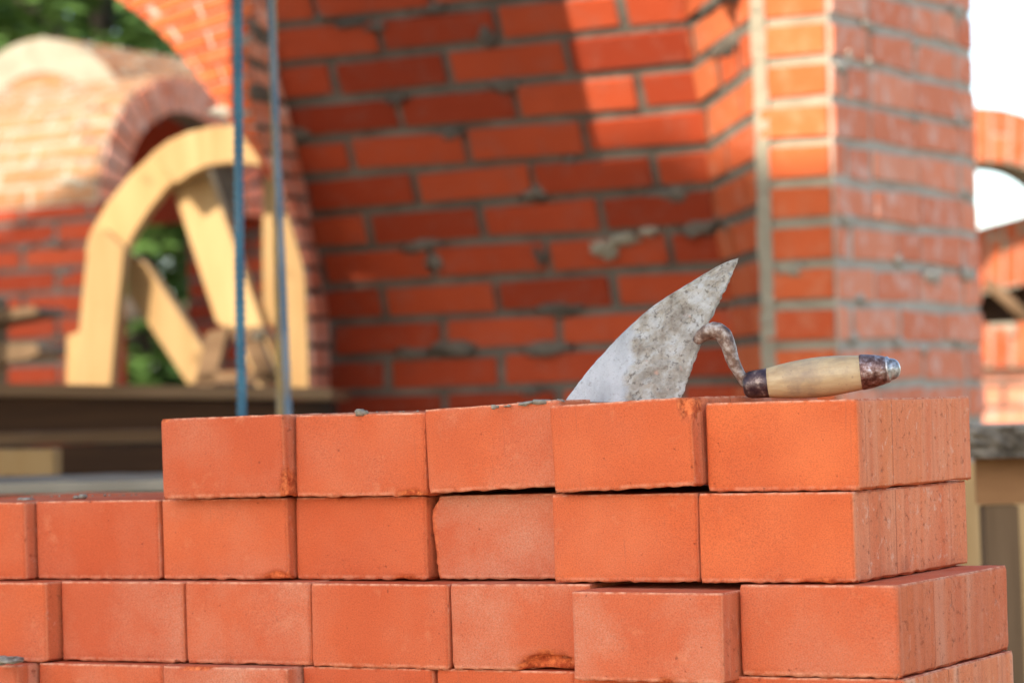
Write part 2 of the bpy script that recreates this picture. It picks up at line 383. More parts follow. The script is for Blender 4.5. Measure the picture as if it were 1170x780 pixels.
# ------------------------------------------------------------------ the loose stack of fresh bricks
BH, BL, PITCHZ = .0641, .240, .0656
def axis_coords(L, fine, coarse, edge=.012):
    a = []; x = 0.0
    while x < edge: a.append(x); x += fine
    k = max(2, int((L - 2*edge)/coarse))
    for i in range(k+1): a.append(edge + (L-2*edge)*i/k)
    x = fine
    rest = []
    q = 0.0
    while q < edge: rest.append(L - q); q += fine
    a += rest[::-1]
    out = []
    for v in sorted(a):
        if not out or v - out[-1] > 1e-5: out.append(v)
    return out
def make_brick(name, W, seed, chips=(), jag=0.0, L=BL, H=BH):
    xs = axis_coords(W, .0018, .005); zs = axis_coords(H, .0018, .0045); ys = axis_coords(L, .0025, .011)
    bm = bmesh.new(); vs = {}
    nx, ny, nzz = len(xs)-1, len(ys)-1, len(zs)-1
    def key(i, j, k):
        if (i, j, k) in vs: return vs[(i, j, k)]
        p = Vector((xs[i], ys[j], zs[k])); q = p.copy()
        # softly rounded upright edges
        r = .0032
        cx = min(max(p.x, r), W-r); cy = min(max(p.y, r), L-r)
        d = Vector((p.x-cx, p.y-cy))
        if abs(d.x) > 1e-9 and abs(d.y) > 1e-9:
            m = max(abs(d.x), abs(d.y)); d = d.normalized()*m
            q.x = cx + d.x; q.y = cy + d.y
        # slight sag and wave of the faces
        q.y += .0005*nz(p, 18, seed) if p.y < .01 else 0
        q.x += .0006*nz(p, 16, seed+2)*(1 if p.x > W*.5 else -1)
        # ragged top and bottom arrises, the wire-cut burr hangs lower
        eb = max(0, 1 - p.z/.0045); et = max(0, 1 - (H-p.z)/.003)
        fr = 1 if (i == 0 or i == nx or j == 0 or j == ny) else 0
        bn = noise.fractal(Vector((p.x*110 + seed*9, p.y*110, seed)), .8, 2.1, 4)
        bn2 = nz((p.x*420, p.y*420, seed*5), 1)
        if fr:
            out = Vector(((-1 if i == 0 else (1 if i == nx else 0)), (-1 if j == 0 else (1 if j == ny else 0)), 0))
            q += out * (eb*(.0014*bn + .0013*max(0, bn2) - .0008) + et*(.0011*bn + .0006*max(0, bn2) - .0007))
            if k == 0: q.z += -.0007 + .0026*max(0, bn) + .0010*bn2
            if k == 0 and nz((p.x*22, p.y*22, seed), 1) > -.05: q.z += .0022*max(0, nz((p.x*300, p.y*300, seed*2), 1)); q += out*.0007*nz((p.x*350, p.y*350, seed*3), 1)
            if k == nzz: q.z += -.0012*max(0, bn) - .0006*abs(bn2) + .0003
        c = 0.0
        for (cx_, cy_, cz_, rx, ry, rz, dep) in chips:
            e = Vector(((p.x-cx_)/rx, (p.y-cy_)/ry, (p.z-cz_)/rz))
            l = e.length + .22*nz(p, 260, seed) + .10*nz(p, 700, seed)
            if l < 1:
                t = (1-l)
                inward = Vector((W/2-p.x, L/2-p.y, H/2-p.z)).normalized()
                q += (Vector((0, 1, 0))*.8 + inward*.5)*dep*min(1, t*4)
                c = 1.0
        if jag and p.x < .02:
            t = 1 - p.x/.02
            prof = abs(noise.fractal(Vector((seed, 0, p.z*38)), .9, 2, 4))
            top = max(0, (p.z - H*.75)/(H*.25))
            bot = max(0, 1 - p.z/(H*.55))
            q.x += t*jag*(.30*prof + .9*top**1.5 + .55*bot) + t*.0022*noise.fractal(p*140, .8, 2, 4)
            if p.x < .004: c = .5
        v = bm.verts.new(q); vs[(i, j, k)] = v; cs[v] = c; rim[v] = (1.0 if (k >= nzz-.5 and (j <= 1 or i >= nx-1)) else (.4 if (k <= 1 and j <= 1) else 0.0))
        return v
    cs = {}; rim = {}
    def quad(a, b, c_, d): bm.faces.new((a, b, c_, d))
    for i in range(nx):
        for k in range(nzz):
            quad(key(i,0,k), key(i+1,0,k), key(i+1,0,k+1), key(i,0,k+1))
            quad(key(i,ny,k), key(i,ny,k+1), key(i+1,ny,k+1), key(i+1,ny,k))
    for j in range(ny):
        for k in range(nzz):
            quad(key(nx,j,k), key(nx,j+1,k), key(nx,j+1,k+1), key(nx,j,k+1))
            quad(key(0,j,k), key(0,j,k+1), key(0,j+1,k+1), key(0,j+1,k))
    for i in range(nx):
        for j in range(ny):
            quad(key(i,j,nzz), key(i+1,j,nzz), key(i+1,j+1,nzz), key(i,j+1,nzz))
            quad(key(i,j,0), key(i,j+1,0), key(i+1,j+1,0), key(i+1,j,0))
    vals = {}
    bm.verts.index_update()
    for v, c in cs.items(): vals[v.index] = c
    rvals = {v.index: c for v, c in rim.items()}
    me = bpy.data.meshes.new(name); bm.to_mesh(me); bm.free()
    a = me.attributes.new('chip', 'FLOAT', 'POINT')
    for i_, c in vals.items(): a.data[i_].value = c
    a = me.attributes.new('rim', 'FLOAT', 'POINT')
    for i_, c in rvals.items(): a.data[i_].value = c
    for p in me.polygons: p.use_smooth = True
    me.shade_smooth() if hasattr(me, 'shade_smooth') else None
    return link(name, me, M_FRESH)

def plan_ray(x, h):
    """plan direction of the sight line through photo column x at about height h above ground"""
    # find y so that the point at depth 2.1 sits at height h
    y = 460.0
    for _ in range(4):
        p = at(x, y, 2.1); y += (p.z - h)*FPX/2.1
    return ray(x, y)
def hit(x, h, P, D):
    """point on line P + t*D (plan) seen at photo column x"""
    r = plan_ray(x, h)
    # CAM.xy + k*r.xy = P + t*D
    den = r.x*(-D.y) + D.x*r.y
    bx, by = P.x, P.y
    k = (bx*(-D.y) + D.x*by)/den
    return Vector((k*r.x, k*r.y, 0))
# top of the top course at its right corner
corner1 = at(980, 455.2, 2.02)
TOPZ = corner1.z
# rows: (corner column, [ (front left, front right, yaw deg, tilt deg, lift, tone, bloom, streak) ... right to left ])
ROWS = [
 (0, 980, 2.020, [
   (806, 980, 0.0, 0.0, 0, .80, .10, 1.0),
   (631, 792, 0.6, -1.9, .0012, .55, .22, .6),
   (488, 631, 1.0, -2.2, .0012, .45, .45, .6),
   (337, 484, 0.3, 0.3, 0, .35, .30, .6),
   (184, 323, 0.8, -0.5, 0, .12, .42, .6)]),
 (1, 975, 2.016, [
   (798, 975, 0.0, 0.0, 0, .72, .12, 1.0),
   (631, 797, 0.3, -.2, 0, .60, .25, .6),
   (494, 630, 0.2, -.5, -.0004, .20, .95, .6),
   (338, 486, 0.0, 0.1, 0, .30, .20, .6),
   (185, 328, 0.4, -.1, 0, .42, .45, .6),
   (41, 181, 0.0, 0.0, 0, .10, .30, .6),
   (-112, 28, 0.2, 0.1, 0, .30, .30, .6)]),
 (2, 1025, 1.992, [
   (845, 1025, 0.0, 0.0, 0, .40, .50, .45),
   (653, 824, 0.2, .35, -.0035, .30, .80, .6),
   (515, 653, -.4, -.2, -.0008, .22, .80, .6),
   (355, 511, -.4, 0.3, -.0004, .25, .35, .6),
   (212, 352, 0.2, 0.0, 0, .25, .70, .6),
   (70, 209, 0.3, 0.0, 0, .05, .65, .6),
   (-95, 52, 0.1, 0.0, 0, .35, .35, .6)]),
 (3, 1032, 1.992, [
   (838, 1032, 0.0, 0.0, 0, .15, .30, 1.0),
   (655, 835, 0.0, 0.0, 0, .25, .20, .6),
   (500, 655, 0.0, 0.0, 0, .35, .30, .6),
   (347, 495, 0.0, 0.0, 0, .05, .20, .6),
   (186, 328, 0.3, 0.0, 0, .10, .85, .6),
   (45, 186, 0.1, 0.0, 0, .25, .45, .6),
   (-110, 20, 0.1, 0.0, 0, .15, .35, .6)]),
]
LABELS = [
 ['bright orange brick ending the top course, the trowel handle lying on it',
  'orange brick directly below the trowel blade, its chipped top right corner raised',
  'plain brick left of the trowel blade, with grey mortar crumbs on its tilted top',
  'top course brick with a tiny hooked scratch near its lower right corner',
  'top course brick at the left end, standing on the step of the stack'],
 ['right end brick of the second course, above the jutting end brick of the third',
  'orange brick in the second course over the black slit of a gap',
  'dusty pink brick with a jagged broken left edge and a pale vertical scratch',
  'clean orange brick between the jagged pink brick and the second brick under the step',
  'second course brick directly under the left end brick of the top course',
  'reddest brick of the second course, just left of the step with its top showing',
  'brick cut by the left edge of the photo in the second course'],
 ['wide dusty end brick of the third course, jutting out with its top showing',
  'dusty brick jutting forward below the black slit of a gap',
  'dusty brick with an orange bitten chip out of its bottom edge',
  'third course brick just left of the brick with the bitten chip, jutting slightly',
  'faded brick in the third course, right of the darkest dusty one',
  'dark dusty red brick in the third course with black gaps on both sides',
  'brick cut by the left edge of the photo in the third course'],
 ['bottom course brick at the right end with its streaked long side showing',
  'bottom course brick shaded under the brick that juts forward',
  'bottom course brick directly under the one with the bitten chip',
  'deep red brick in the bottom course with black gaps at both ends',
  'whitish dusted brick in the bottom course, third in from the left edge of the photo',
  'orange brick in the bottom course between the mortar blob brick and the whitish one',
  'bottom course brick at the photo corner with a grey mortar blob on top']]
brick_pos = {}
for row, cx, cz, items in ROWS:
    ztop = TOPZ - row*PITCHZ - .0003
    hmid = ztop - BH/2
    RC = None
    nxt = None
    for bi, (xl, xr, yaw, tilt, lift, tone, bloom, streak) in enumerate(items):
        if nxt is None:
            rr = plan_ray(xr, hmid); RC = Vector((rr.x, rr.y, 0))*(cz/rr.y)
        else:
            # the right front corner lies on the line that runs along the side of this brick, 2 mm off its neighbour
            base = nxt - DX*.0022
            RC = hit(xr, hmid, base, DV)
        a = YAW + R(yaw)
        dx = Vector((math.cos(a), -math.sin(a), 0))
        LC = hit(xl, hmid, RC, dx)
        W = (RC-LC).length
        if nxt is not None and abs(xr - items[bi-1][0]) <= 4:
            # no side face shows: the brick stands back behind its neighbour until its width is a brick's width
            rec = 0
            while W < .1185 and rec < .034:
                rec += .001; R2 = RC + DV*rec
                LC = hit(xl, hmid, R2, dx); W = (R2-LC).length
            RC = RC + DV*rec
        chips = (); jag = 0
        if (row, bi) == (0, 1): chips = ((W, 0, BH, .010, .02, .016, .006),)
        if (row, bi) == (0, 4): chips = ((W, 0, 0, .004, .02, .022, .003), (.004, 0, BH, .008, .01, .002, .001),)
        if (row, bi) == (0, 3): chips = ((W*.9, 0, 0, .016, .01, .0045, .002),)
        if (row, bi) == (1, 4): chips = ((W*.93, 0, 0, .016, .012, .006, .0025),)
        if (row, bi) == (1, 2): jag = .008
        if (row, bi) == (1, 3): chips = ((W*.85, 0, 0, .012, .01, .003, .0015), (W*.4, 0, BH, .02, .01, .002, .001))
        if (row, bi) == (1, 0): chips = ((W*.8, 0, 0, .022, .01, .002, .0012),)
        if (row, bi) == (2, 2): chips = ((W*.70, 0, -.001, .027, .016, .0135, .009),)
        if (row, bi) == (2, 1): chips = ((W*.62, 0, 0, .006, .006, .003, .002),)
        if (row, bi) == (3, 4): chips = ((W*.3, 0, BH, .018, .01, .003, .0015),)
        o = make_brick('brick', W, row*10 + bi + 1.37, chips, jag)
        Lc = Vector((LC.x, LC.y, ztop - BH + lift))
        rot = Matrix.Rotation(-a, 4, 'Z') @ Matrix.Rotation(R(tilt), 4, 'Y')
        # pivot about the bottom left front corner
        o.matrix_world = Matrix.Translation(Lc) @ rot
        o.color = (tone, bloom, streak, 1)
        tag(o, LABELS[row][bi], 'brick', 'loose bricks stacked in rows')
        brick_pos[(row, bi)] = (LC, RC, W, o)
        nxt = LC
        print('brick', row, bi, 'W=%.3f z=%.3f' % (W, RC.y))

# hidden lower course, pallet and the block it stands on: real, below the frame
zb = TOPZ - 4*PITCHZ
base_c = (brick_pos[(3, 0)][1] + brick_pos[(3, 6)][0])/2 + DV*.12
pal = empty('wooden_pallet', Vector((base_c.x, base_c.y, 0)), 'rough wooden pallet carrying the loose bricks', 'pallet')
p = MB()
for k in range(5): p.box(Vector((base_c.x, base_c.y, zb-.011)) + DV*(-.11+.055*k), DX*.52, DV*.022, UPZ*.010, bev=.002)
p.build('deck_board', M_MIDWOOD, pal)
for k in (-1, 0, 1):
    q = MB(); q.box(Vector((base_c.x, base_c.y, zb-.0625)) + DX*.46*k, DX*.045, DV*.14, UPZ*.041, bev=.003); q.build('runner', M_MIDWOOD, pal)
q = MB(); zt = (zb - .104)
q.box(Vector((base_c.x, base_c.y, zt/2)), DX*.55, DV*.2, UPZ*(zt/2), bev=.01)
tag(q.build('concrete_block', M_CONC), 'grey concrete block under the pallet of bricks', 'concrete block')

# crumbs and dabs of dried mortar lying on the bricks
def dab(name, pts, label, group=None):
    m = MB()
    for i, (x, y, Y, r, hgt) in enumerate(pts):
        c = at(x, y, Y); m.blob(c, DX*r, DV*r*1.2, UPZ*hgt, seg=8, rough=.4, seed=i*1.3+x)
    return tag(m.build(name, M_CRUMB), label, 'mortar', group)
random.seed(3)
def toprow(x0, x1, y0, y1, Y, n_, rmin=.0006, rmax=.0022):
    out = []
    for i in range(n_):
        t = random.random(); x = x0 + (x1-x0)*t; r = random.uniform(rmin, rmax)
        out.append((x, y0 + (y1-y0)*t - r*.3*FPX/Y, Y + random.uniform(-.003, .012), r, r*random.uniform(.5, .9)))
    return out
dab('mortar_crumbs', [(606, 461, 2.16, .008, .0022), (620, 460, 2.155, .009, .0026), (598, 462, 2.165, .006, .0018), (636, 459.5, 2.15, .006, .0018)] + toprow(560, 650, 466, 459, 2.155, 26),
    'thin grey crumbs of dried mortar scattered just left of the trowel blade')['kind'] = 'stuff'
dab('mortar_lump', [(411, 471, 2.225, .0042, .0028), (417, 471.5, 2.225, .003, .002)] + toprow(430, 480, 471, 470, 2.22, 5, .0006, .0012),
    'small grey mortar lump on the top of the brick with the hooked scratch')
dab('mortar_dab', [(8, 753.5, 2.30, .011, .003), (1, 754, 2.31, .008, .004), (16, 755, 2.30, .006, .0022)],
    'grey mortar dab on the bottom course brick at the photo corner')
dab('mortar_grit', [(95, 567, 2.42, .0038, .0020), (88, 568, 2.44, .003, .0018), (32, 570, 2.45, .005, .0016), (24, 570, 2.46, .003, .0016)] + toprow(5, 175, 568, 565, 2.40, 14, .0005, .0014),
    'grey grit of mortar on the open top left of the step')['kind'] = 'stuff'

# ------------------------------------------------------------------ the trowel
tr = empty('trowel', at(870, 455, 2.13), 'mortar crusted bricklayer trowel with a turned wooden handle resting on the stack', 'trowel')
def trowel():
    Lc = [(843,295),(834,297.5),(822,303),(806,312),(790,322),(773,332),(757,342),(738,356),(720,372),(704,387.5),(690,403),(677,417),(665,432),(656,444),(650,452),(647.5,456),(646.5,459)]
    Rc = [(843.5,295),(842.5,300),(840,306),(836.5,314),(833,322),(828,332),(823,342),(816.5,355),(809,372),(803,387),(797,403),(791.5,417),(787,432),(782.5,444),(779.5,452),(777.5,456),(776.5,460)]
    nr = 84; nc = 70
    def lerp(L, t):
        f = t*(len(L)-1); i = min(int(f), len(L)-2); a = f-i
        return L[i][0]*(1-a)+L[i+1][0]*a, L[i][1]*(1-a)+L[i+1][1]*a
    bm = bmesh.new(); G = [[], []]; cr = {}
    for side in (0, 1):
        for r_ in range(nr+1):
            row = []
            t = r_/nr
            l = lerp(Lc, t); rr = lerp(Rc, t)
            for c_ in range(nc+1):
                s = c_/nc
                x = l[0]*(1-s) + rr[0]*s; y = l[1]*(1-s) + rr[1]*s
                if c_ in (0, nc):      # ragged crusted edges
                    e = nz((x*.14, y*.14, 3), 1) + .6*nz((x*.5, y*.5, 5), 1)
                    x += e*(2.6 if c_ == nc else .8); 
                # plate leans back, tip end turned away a little, slightly dished; far left part bends back
                Y = 2.150 + (460-y)*.00022 + (776-x)*.00030
                bend = max(0, (735 + (y-372)*-.12 - x))/90.0
                Y += .010*bend**1.5
                th = .0016
                crust = 0
                if side == 0:
                    edge = 722 - (y-372)*.13 + 9*nz((y*.05, 1, 2), 1) + 5*nz((y*.2, 4, 2), 1)
                    k = min(1, max(0, (x-edge)/6))
                    crust = k
                    n1 = noise.fractal(Vector((x*.03, y*.03, 1.0)), .8, 2.1, 6)
                    n2 = noise.fractal(Vector((x*.12, y*.12, 8.0)), .7, 2.1, 4)
                    n3 = nz((x*.45, y*.45, 2.), 1)
                    em = min(1, min(s, 1-s)*nc/2.0)
                    Y -= (k*(.0018 + .0022*n1 + .0016*n2 + .0006*n3) + (1-k)*(.0002*n1 + .00015*n2))*em
                else: Y += th
                v = bm.verts.new(at(x, y, Y)); row.append(v); cr[v] = crust
            G[side].append(row)
    for side in (0, 1):
        for a, b in zip(G[side], G[side][1:]):
            for i in range(nc): bm.faces.new((a[i], a[i+1], b[i+1], b[i]))
    for r_ in range(nr):
        for c_ in (0, nc): bm.faces.new((G[0][r_][c_], G[0][r_+1][c_], G[1][r_+1][c_], G[1][r_][c_]))
    for c_ in range(nc):
        for r_ in (0, nr): bm.faces.new((G[0][r_][c_], G[0][r_][c_+1], G[1][r_][c_+1], G[1][r_][c_]))
    bmesh.ops.recalc_face_normals(bm, faces=bm.faces)
    bm.verts.index_update(); cv = {v.index: c for v, c in cr.items()}
    me = bpy.data.meshes.new('blade'); bm.to_mesh(me); bm.free()
    a = me.attributes.new('crust', 'FLOAT', 'POINT')
    for i, c in cv.items(): a.data[i].value = c
    for p_ in me.polygons: p_.use_smooth = True
    m, nt, b = newmat('mortar_crusted_steel')
    v = coords(nt); v2 = coords(nt, 'Object', (1, 1, 1))
    n1 = noise_tex(nt, v, 60, 6, .65); n2 = noise_tex(nt, v, 260, 5, .7)
    c1 = ramp(nt, n1, [(.34, (.24, .195, .145)), (.47, (.36, .315, .25)), (.56, (.44, .405, .345)), (.68, (.52, .49, .44))])
    c1 = mix(nt, ramp(nt, n2, [(.36, (.75,)*3), (.46, (0,)*3)]), c1, (.11, .085, .065))
    # smears of brick dust, two reddish patches
    c1 = mix(nt, ramp(nt, noise_tex(nt, v, 75, 3, .5), [(.70, (0,)*3), (.80, (.6,)*3)]), c1, (.58, .30, .20))
    c0 = ramp(nt, noise_tex(nt, coords(nt, 'Object', (1, 1, .5)), 55, 5, .6), [(.3, (.33, .325, .31)), (.6, (.50, .49, .47))])
    c0 = mix(nt, ramp(nt, n2, [(.56, (0,)*3), (.68, (.6,)*3)]), c0, (.24, .21, .18))
    c = mix(nt, attr(nt, 'crust'), c0, c1)
    nt.links.new(c, b.inputs['Base Color']); b.inputs['Roughness'].default_value = .8
    bump(nt, b, mth(nt, 'ADD', n2, noise_tex(nt, v, 700, 4, .7)), .0012)
    link('blade', me, m, tr)

    # crank of forged steel from the plate to the ferrule
    pts = [(795,390,2.1495),(802,383.5,2.146),(810,378.5,2.142),(817,377,2.139),(824,380,2.137),(829,387,2.1365),(832.5,396,2.1365),(835.5,406,2.137),(839,415,2.138),(843.5,424,2.139),(848,431.5,2.140),(852,436.5,2.1405),(858,439,2.141)]
    rad = [.0030,.0050,.0058,.0060,.0062,.0060,.0056,.0052,.0048,.0043,.0040,.0044,.005]
    P = []; Q = []
    def cr_(a, b, c, d, t): return [0.5*((2*b[i]) + (-a[i]+c[i])*t + (2*a[i]-5*b[i]+4*c[i]-d[i])*t*t + (-a[i]+3*b[i]-3*c[i]+d[i])*t**3) for i in range(3)]
    for i in range(len(pts)-1):
        a = pts[max(i-1, 0)]; d = pts[min(i+2, len(pts)-1)]
        for k in range(4):
            t = k/4; q = cr_(a, pts[i], pts[i+1], d, t); P.append(at(*q)); Q.append(rad[i]*(1-t)+rad[i+1]*t)
    t_ = MB(); t_.tube(P, Q, 16, ridges=lambda i, a: 1 + .10*nz((i*.35, math.cos(a)*1.2, math.sin(a)*1.2), 1) + .04*math.cos(2*a))
    m, nt, b = newmat('forged_dirty_steel')
    v = coords(nt)
    c = ramp(nt, noise_tex(nt, v, 130, 6, .65), [(.33, (.05, .03, .028)), (.48, (.20, .12, .08)), (.62, (.42, .36, .30)), (.75, (.58, .54, .48))])
    nt.links.new(c, b.inputs['Base Color']); b.inputs['Roughness'].default_value = .55; b.inputs['Metallic'].default_value = .25
    bump(nt, b, noise_tex(nt, v, 350, 5, .7), .0006)
    t_.build('tang', m, tr)

    # turned parts: lathe round the handle axis
    A = at(850, 440.4, 2.140); B = at(1028, 420.4, 2.120)
    ax = (B-A).normalized(); s1 = ax.cross(UPZ).normalized(); s2 = s1.cross(ax)
    Lh = (B-A).length
    def lathe(name, prof, mat, seg=40, wob=0.0):
        mb = MB(); rings = []
        for (xp, rp) in prof:
            c = A + ax*(Lh*(xp-850)/178.0); r = rp/FPX*2.135
            rings.append([mb.add(c + (s1*math.cos(2*math.pi*k/seg) + s2*math.sin(2*math.pi*k/seg))*max(1e-5, r*(1+wob*nz((xp*.05, math.cos(2*math.pi*k/seg), math.sin(2*math.pi*k/seg)), 1)))) for k in range(seg)])
        for a, b in zip(rings, rings[1:]):
            for k in range(seg): mb.face((a[k], a[(k+1)%seg], b[(k+1)%seg], b[k]), 0, .5, True)
        mb.face(rings[0][::-1]); mb.face(rings[-1])
        return mb.build(name, mat, tr)
    # dark painted ferrule
    m, nt, b = newmat('dark_ferrule_paint')
    v = coords(nt)
    c = ramp(nt, noise_tex(nt, v, 150, 5, .65), [(.40, (.030, .014, .018)), (.56, (.085, .045, .04)), (.70, (.30, .22, .17))])
    nt.links.new(c, b.inputs['Base Color']); b.inputs['Roughness'].default_value = .33; b.inputs['Metallic'].default_value = .3
    bump(nt, b, noise_tex(nt, v, 300, 4), .0004)
    lathe('ferrule', [(849,4),(849.5,9),(851,12),(854,14.3),(858,15.6),(865,16.2),(873,16.6),(877.5,17.0),(879,16.6),(879.2,12)], m, wob=.02)
    # wooden grip
    m, nt, b = newmat('worn_wooden_grip')
    q = A.lerp(B, .5) - tr.location
    v = coords(nt, 'Object', (16, 90, 110))
    c = ramp(nt, noise_tex(nt, v, 1.2, 6, .6), [(.28, (.34, .21, .095)), (.48, (.47, .32, .155)), (.7, (.57, .42, .225))])
    d = noise_tex(nt, coords(nt), 38, 5, .7)
    c = mix(nt, ramp(nt, d, [(.46, (0,)*3), (.68, (.75,)*3)]), c, (.27, .19, .12))
    c = mix(nt, ramp(nt, noise_tex(nt, coords(nt), 300, 3, .7), [(.62, (0,)*3), (.70, (.5,)*3)]), c, (.25, .15, .09))
    nt.links.new(c, b.inputs['Base Color']); b.inputs['Roughness'].default_value = .5
    bump(nt, b, noise_tex(nt, v, 2, 5, .6), .0003)
    prof = [(877.5,16.0),(878,17.2),(882,17.8),(892,19.4),(905,21.0),(918,22.2),(930,22.9),(942,23.0),(955,22.4),(968,21.3),(978,20.3),(984.5,19.6),(985.5,18.8),(985.7,12)]
    lathe('grip', prof, m, wob=.012)
    # metal end cap with its rivet
    m, nt, b = newmat('brown_tarnished_cap')
    v = coords(nt)
    c = ramp(nt, noise_tex(nt, v, 180, 6, .7), [(.38, (.10, .045, .035)), (.52, (.26, .15, .115)), (.66, (.48, .42, .40))])
    nt.links.new(c, b.inputs['Base Color']); b.inputs['Roughness'].default_value = .32; b.inputs['Metallic'].default_value = .75
    bump(nt, b, noise_tex(nt, v, 420, 5, .7), .0005)
    cap = lathe('end_cap', [(983.5,15),(983.8,19.6),(984.5,20.2),(986,20.3),(992,19.6),(1000,18.3),(1008,16.6),(1012,15.4),(1013,14.4),(1013.2,8)], m, wob=.02)
    m2, nt, b = newmat('bright_rivet')
    c = ramp(nt, noise_tex(nt, coords(nt), 220, 4, .6), [(.35, (.22, .19, .17)), (.65, (.60, .58, .55))])
    nt.links.new(c, b.inputs['Base Color']); b.inputs['Roughness'].default_value = .38; b.inputs['Metallic'].default_value = .8
    lathe('rivet', [(1012,10),(1012.2,14.3),(1013.5,14.9),(1015.5,14.9),(1016.5,13.8),(1017.5,12.4),(1020,12.0),(1023,11.2),(1026,9.0),(1028,5.5),(1028.8,2),(1029,0.2)], m2)
trowel()

# ------------------------------------------------------------------ masonry generator
def masonry(mb, S, La, Lb, pitch_a=.262, pitch_b=.073, joint=.0115, off=0.0, alt=.5, out=.006, seed=1, tint=(.15, .85),
            thick=.12, ragged=.0022, smear=.35, headers=0.0, curve_sub=2, phase=0.0, back=None, inner=1):
    """S(a, b) -> (point, normal).  Bricks (slot 0) stand proud of a mortar body (slot 1)."""
    rnd = random.Random(seed)
    def pt(a, b, o):
        p, n_ = S(a, b); return p + n_*o
    rows = int(math.ceil((Lb - phase)/pitch_b))
    for r_ in range(-1, rows):
        b0 = r_*pitch_b + phase + joint/2; b1 = (r_+1)*pitch_b + phase - joint/2
        b0c, b1c = max(0, b0), min(Lb, b1)
        if b1c - b0c < .008: continue
        a = -((r_ % 2)*alt*pitch_a + off) % pitch_a - pitch_a
        while a < La:
            L_ = pitch_a
            if headers and rnd.random() < headers: L_ = pitch_a*.5
            a0 = a + joint/2 + rnd.uniform(-1, 1)*ragged; a1 = a + L_ - joint/2 + rnd.uniform(-1, 1)*ragged
            a += L_
            a0, a1 = max(0, a0), min(La, a1)
            if a1 - a0 < .012: continue
            tt = rnd.uniform(*tint)
            if rnd.random() < .12: tt = rnd.uniform(0, 1)
            o = out + rnd.uniform(-.0025, .0025)
            j = [rnd.uniform(-1, 1)*ragged for _ in range(8)]
            bev = .003
            k = max(1, int(round((a1-a0)/.09*curve_sub/2)))
            lo = []; hi = []; lo2 = []; hi2 = []
            for i in range(k+1):
                t = i/k; aa = a0 + (a1-a0)*t
                ai = a0 + bev + (a1-a0-2*bev)*t
                q0 = b0c + j[0]*(1-t) + j[1]*t; q1 = b1c + j[2]*(1-t) + j[3]*t
                lo.append(mb.add(pt(aa, q0, -.004))); hi.append(mb.add(pt(aa, q1, -.004)))
                lo2.append(mb.add(pt(ai, q0+bev, o))); hi2.append(mb.add(pt(ai, q1-bev, o)))
            mb.quad_strip(lo2, hi2, 0, tt)
            mb.quad_strip(lo, lo2, 0, tt); mb.quad_strip(hi2, hi, 0, tt)
            mb.face((lo[0], lo2[0], hi2[0], hi[0]), 0, tt); mb.face((lo2[-1], lo[-1], hi[-1], hi2[-1]), 0, tt)
            if rnd.random() < smear:      # squeezed-out mortar
                for _ in range(rnd.choice((1, 1, 2))):
                    ca = rnd.uniform(a0, a1) if rnd.random() < .5 else a1 + joint/2
                    cb = (b0c if rnd.random() < .55 else b1c) + rnd.uniform(-.006, .006)
                    if not (.02 < ca < La-.02 and .01 < cb < Lb-.01): continue
                    p, n_ = S(ca, cb); pa = (S(ca+.01, cb)[0] - S(ca-.01, cb)[0]).normalized(); pb = n_.cross(pa)
                    mb.blob(p + n_*.001, pa*rnd.uniform(.012, .045), pb*rnd.uniform(.008, .020), n_*rnd.uniform(.0065, .0095), 1, .5, 10, .55, rnd.random()*50)
    # mortar body
    na = max(2, int(La/.03)); nb = max(2, int(Lb/.03))
    F_ = []; B_ = []
    for i in range(nb+1):
        fr = []; bk = []
        for k in range(na+1):
            a = La*k/na; b = Lb*i/nb
            p, n_ = S(a, b)
            edge = i in (0, nb) or k in (0, na)
            fr.append(mb.add(p + n_*(0 if edge else .0025*nz(p, 25, seed))))
            bk.append(mb.add(p + (back(a, b) if callable(back) else back) if back is not None else p - n_*thick))
        F_.append(fr); B_.append(bk)
    for a, b in zip(F_, F_[1:]): mb.quad_strip(a, b, 1)
    for a, b in zip(B_, B_[1:]): mb.quad_strip(b, a, inner, .25)
    mb.quad_strip(B_[0], F_[0], inner, .3); mb.quad_strip(F_[-1], B_[-1], inner, .3)
    mb.quad_strip([r[0] for r in F_], [r[0] for r in B_], inner, .3); mb.quad_strip([r[-1] for r in B_], [r[-1] for r in F_], inner, .3)

def pchip(tab, x):
    if x <= tab[0][0]: return tab[0][1]
    for (x0, y0), (x1, y1) in zip(tab, tab[1:]):
        if x <= x1:
            t = (x-x0)/(x1-x0); return y0 + (y1-y0)*t
    return tab[-1][1]

# ---- central springer wall: plumb at the foot, leaning outward above as the vault begins
PW = at(580, 460, 5.65); PW.z = 0
def lean(h):
    t = max(0, (h - CAMH - .20)/.6)
    return .235*t**1.15
def wall_pt(s, z):
    return PW + DX*s + FN*lean(z) + UPZ*z
def wall_n(z):
    e = .02; d = (lean(z+e)-lean(z-e))/(2*e)
    return (FN - UPZ*d).normalized()
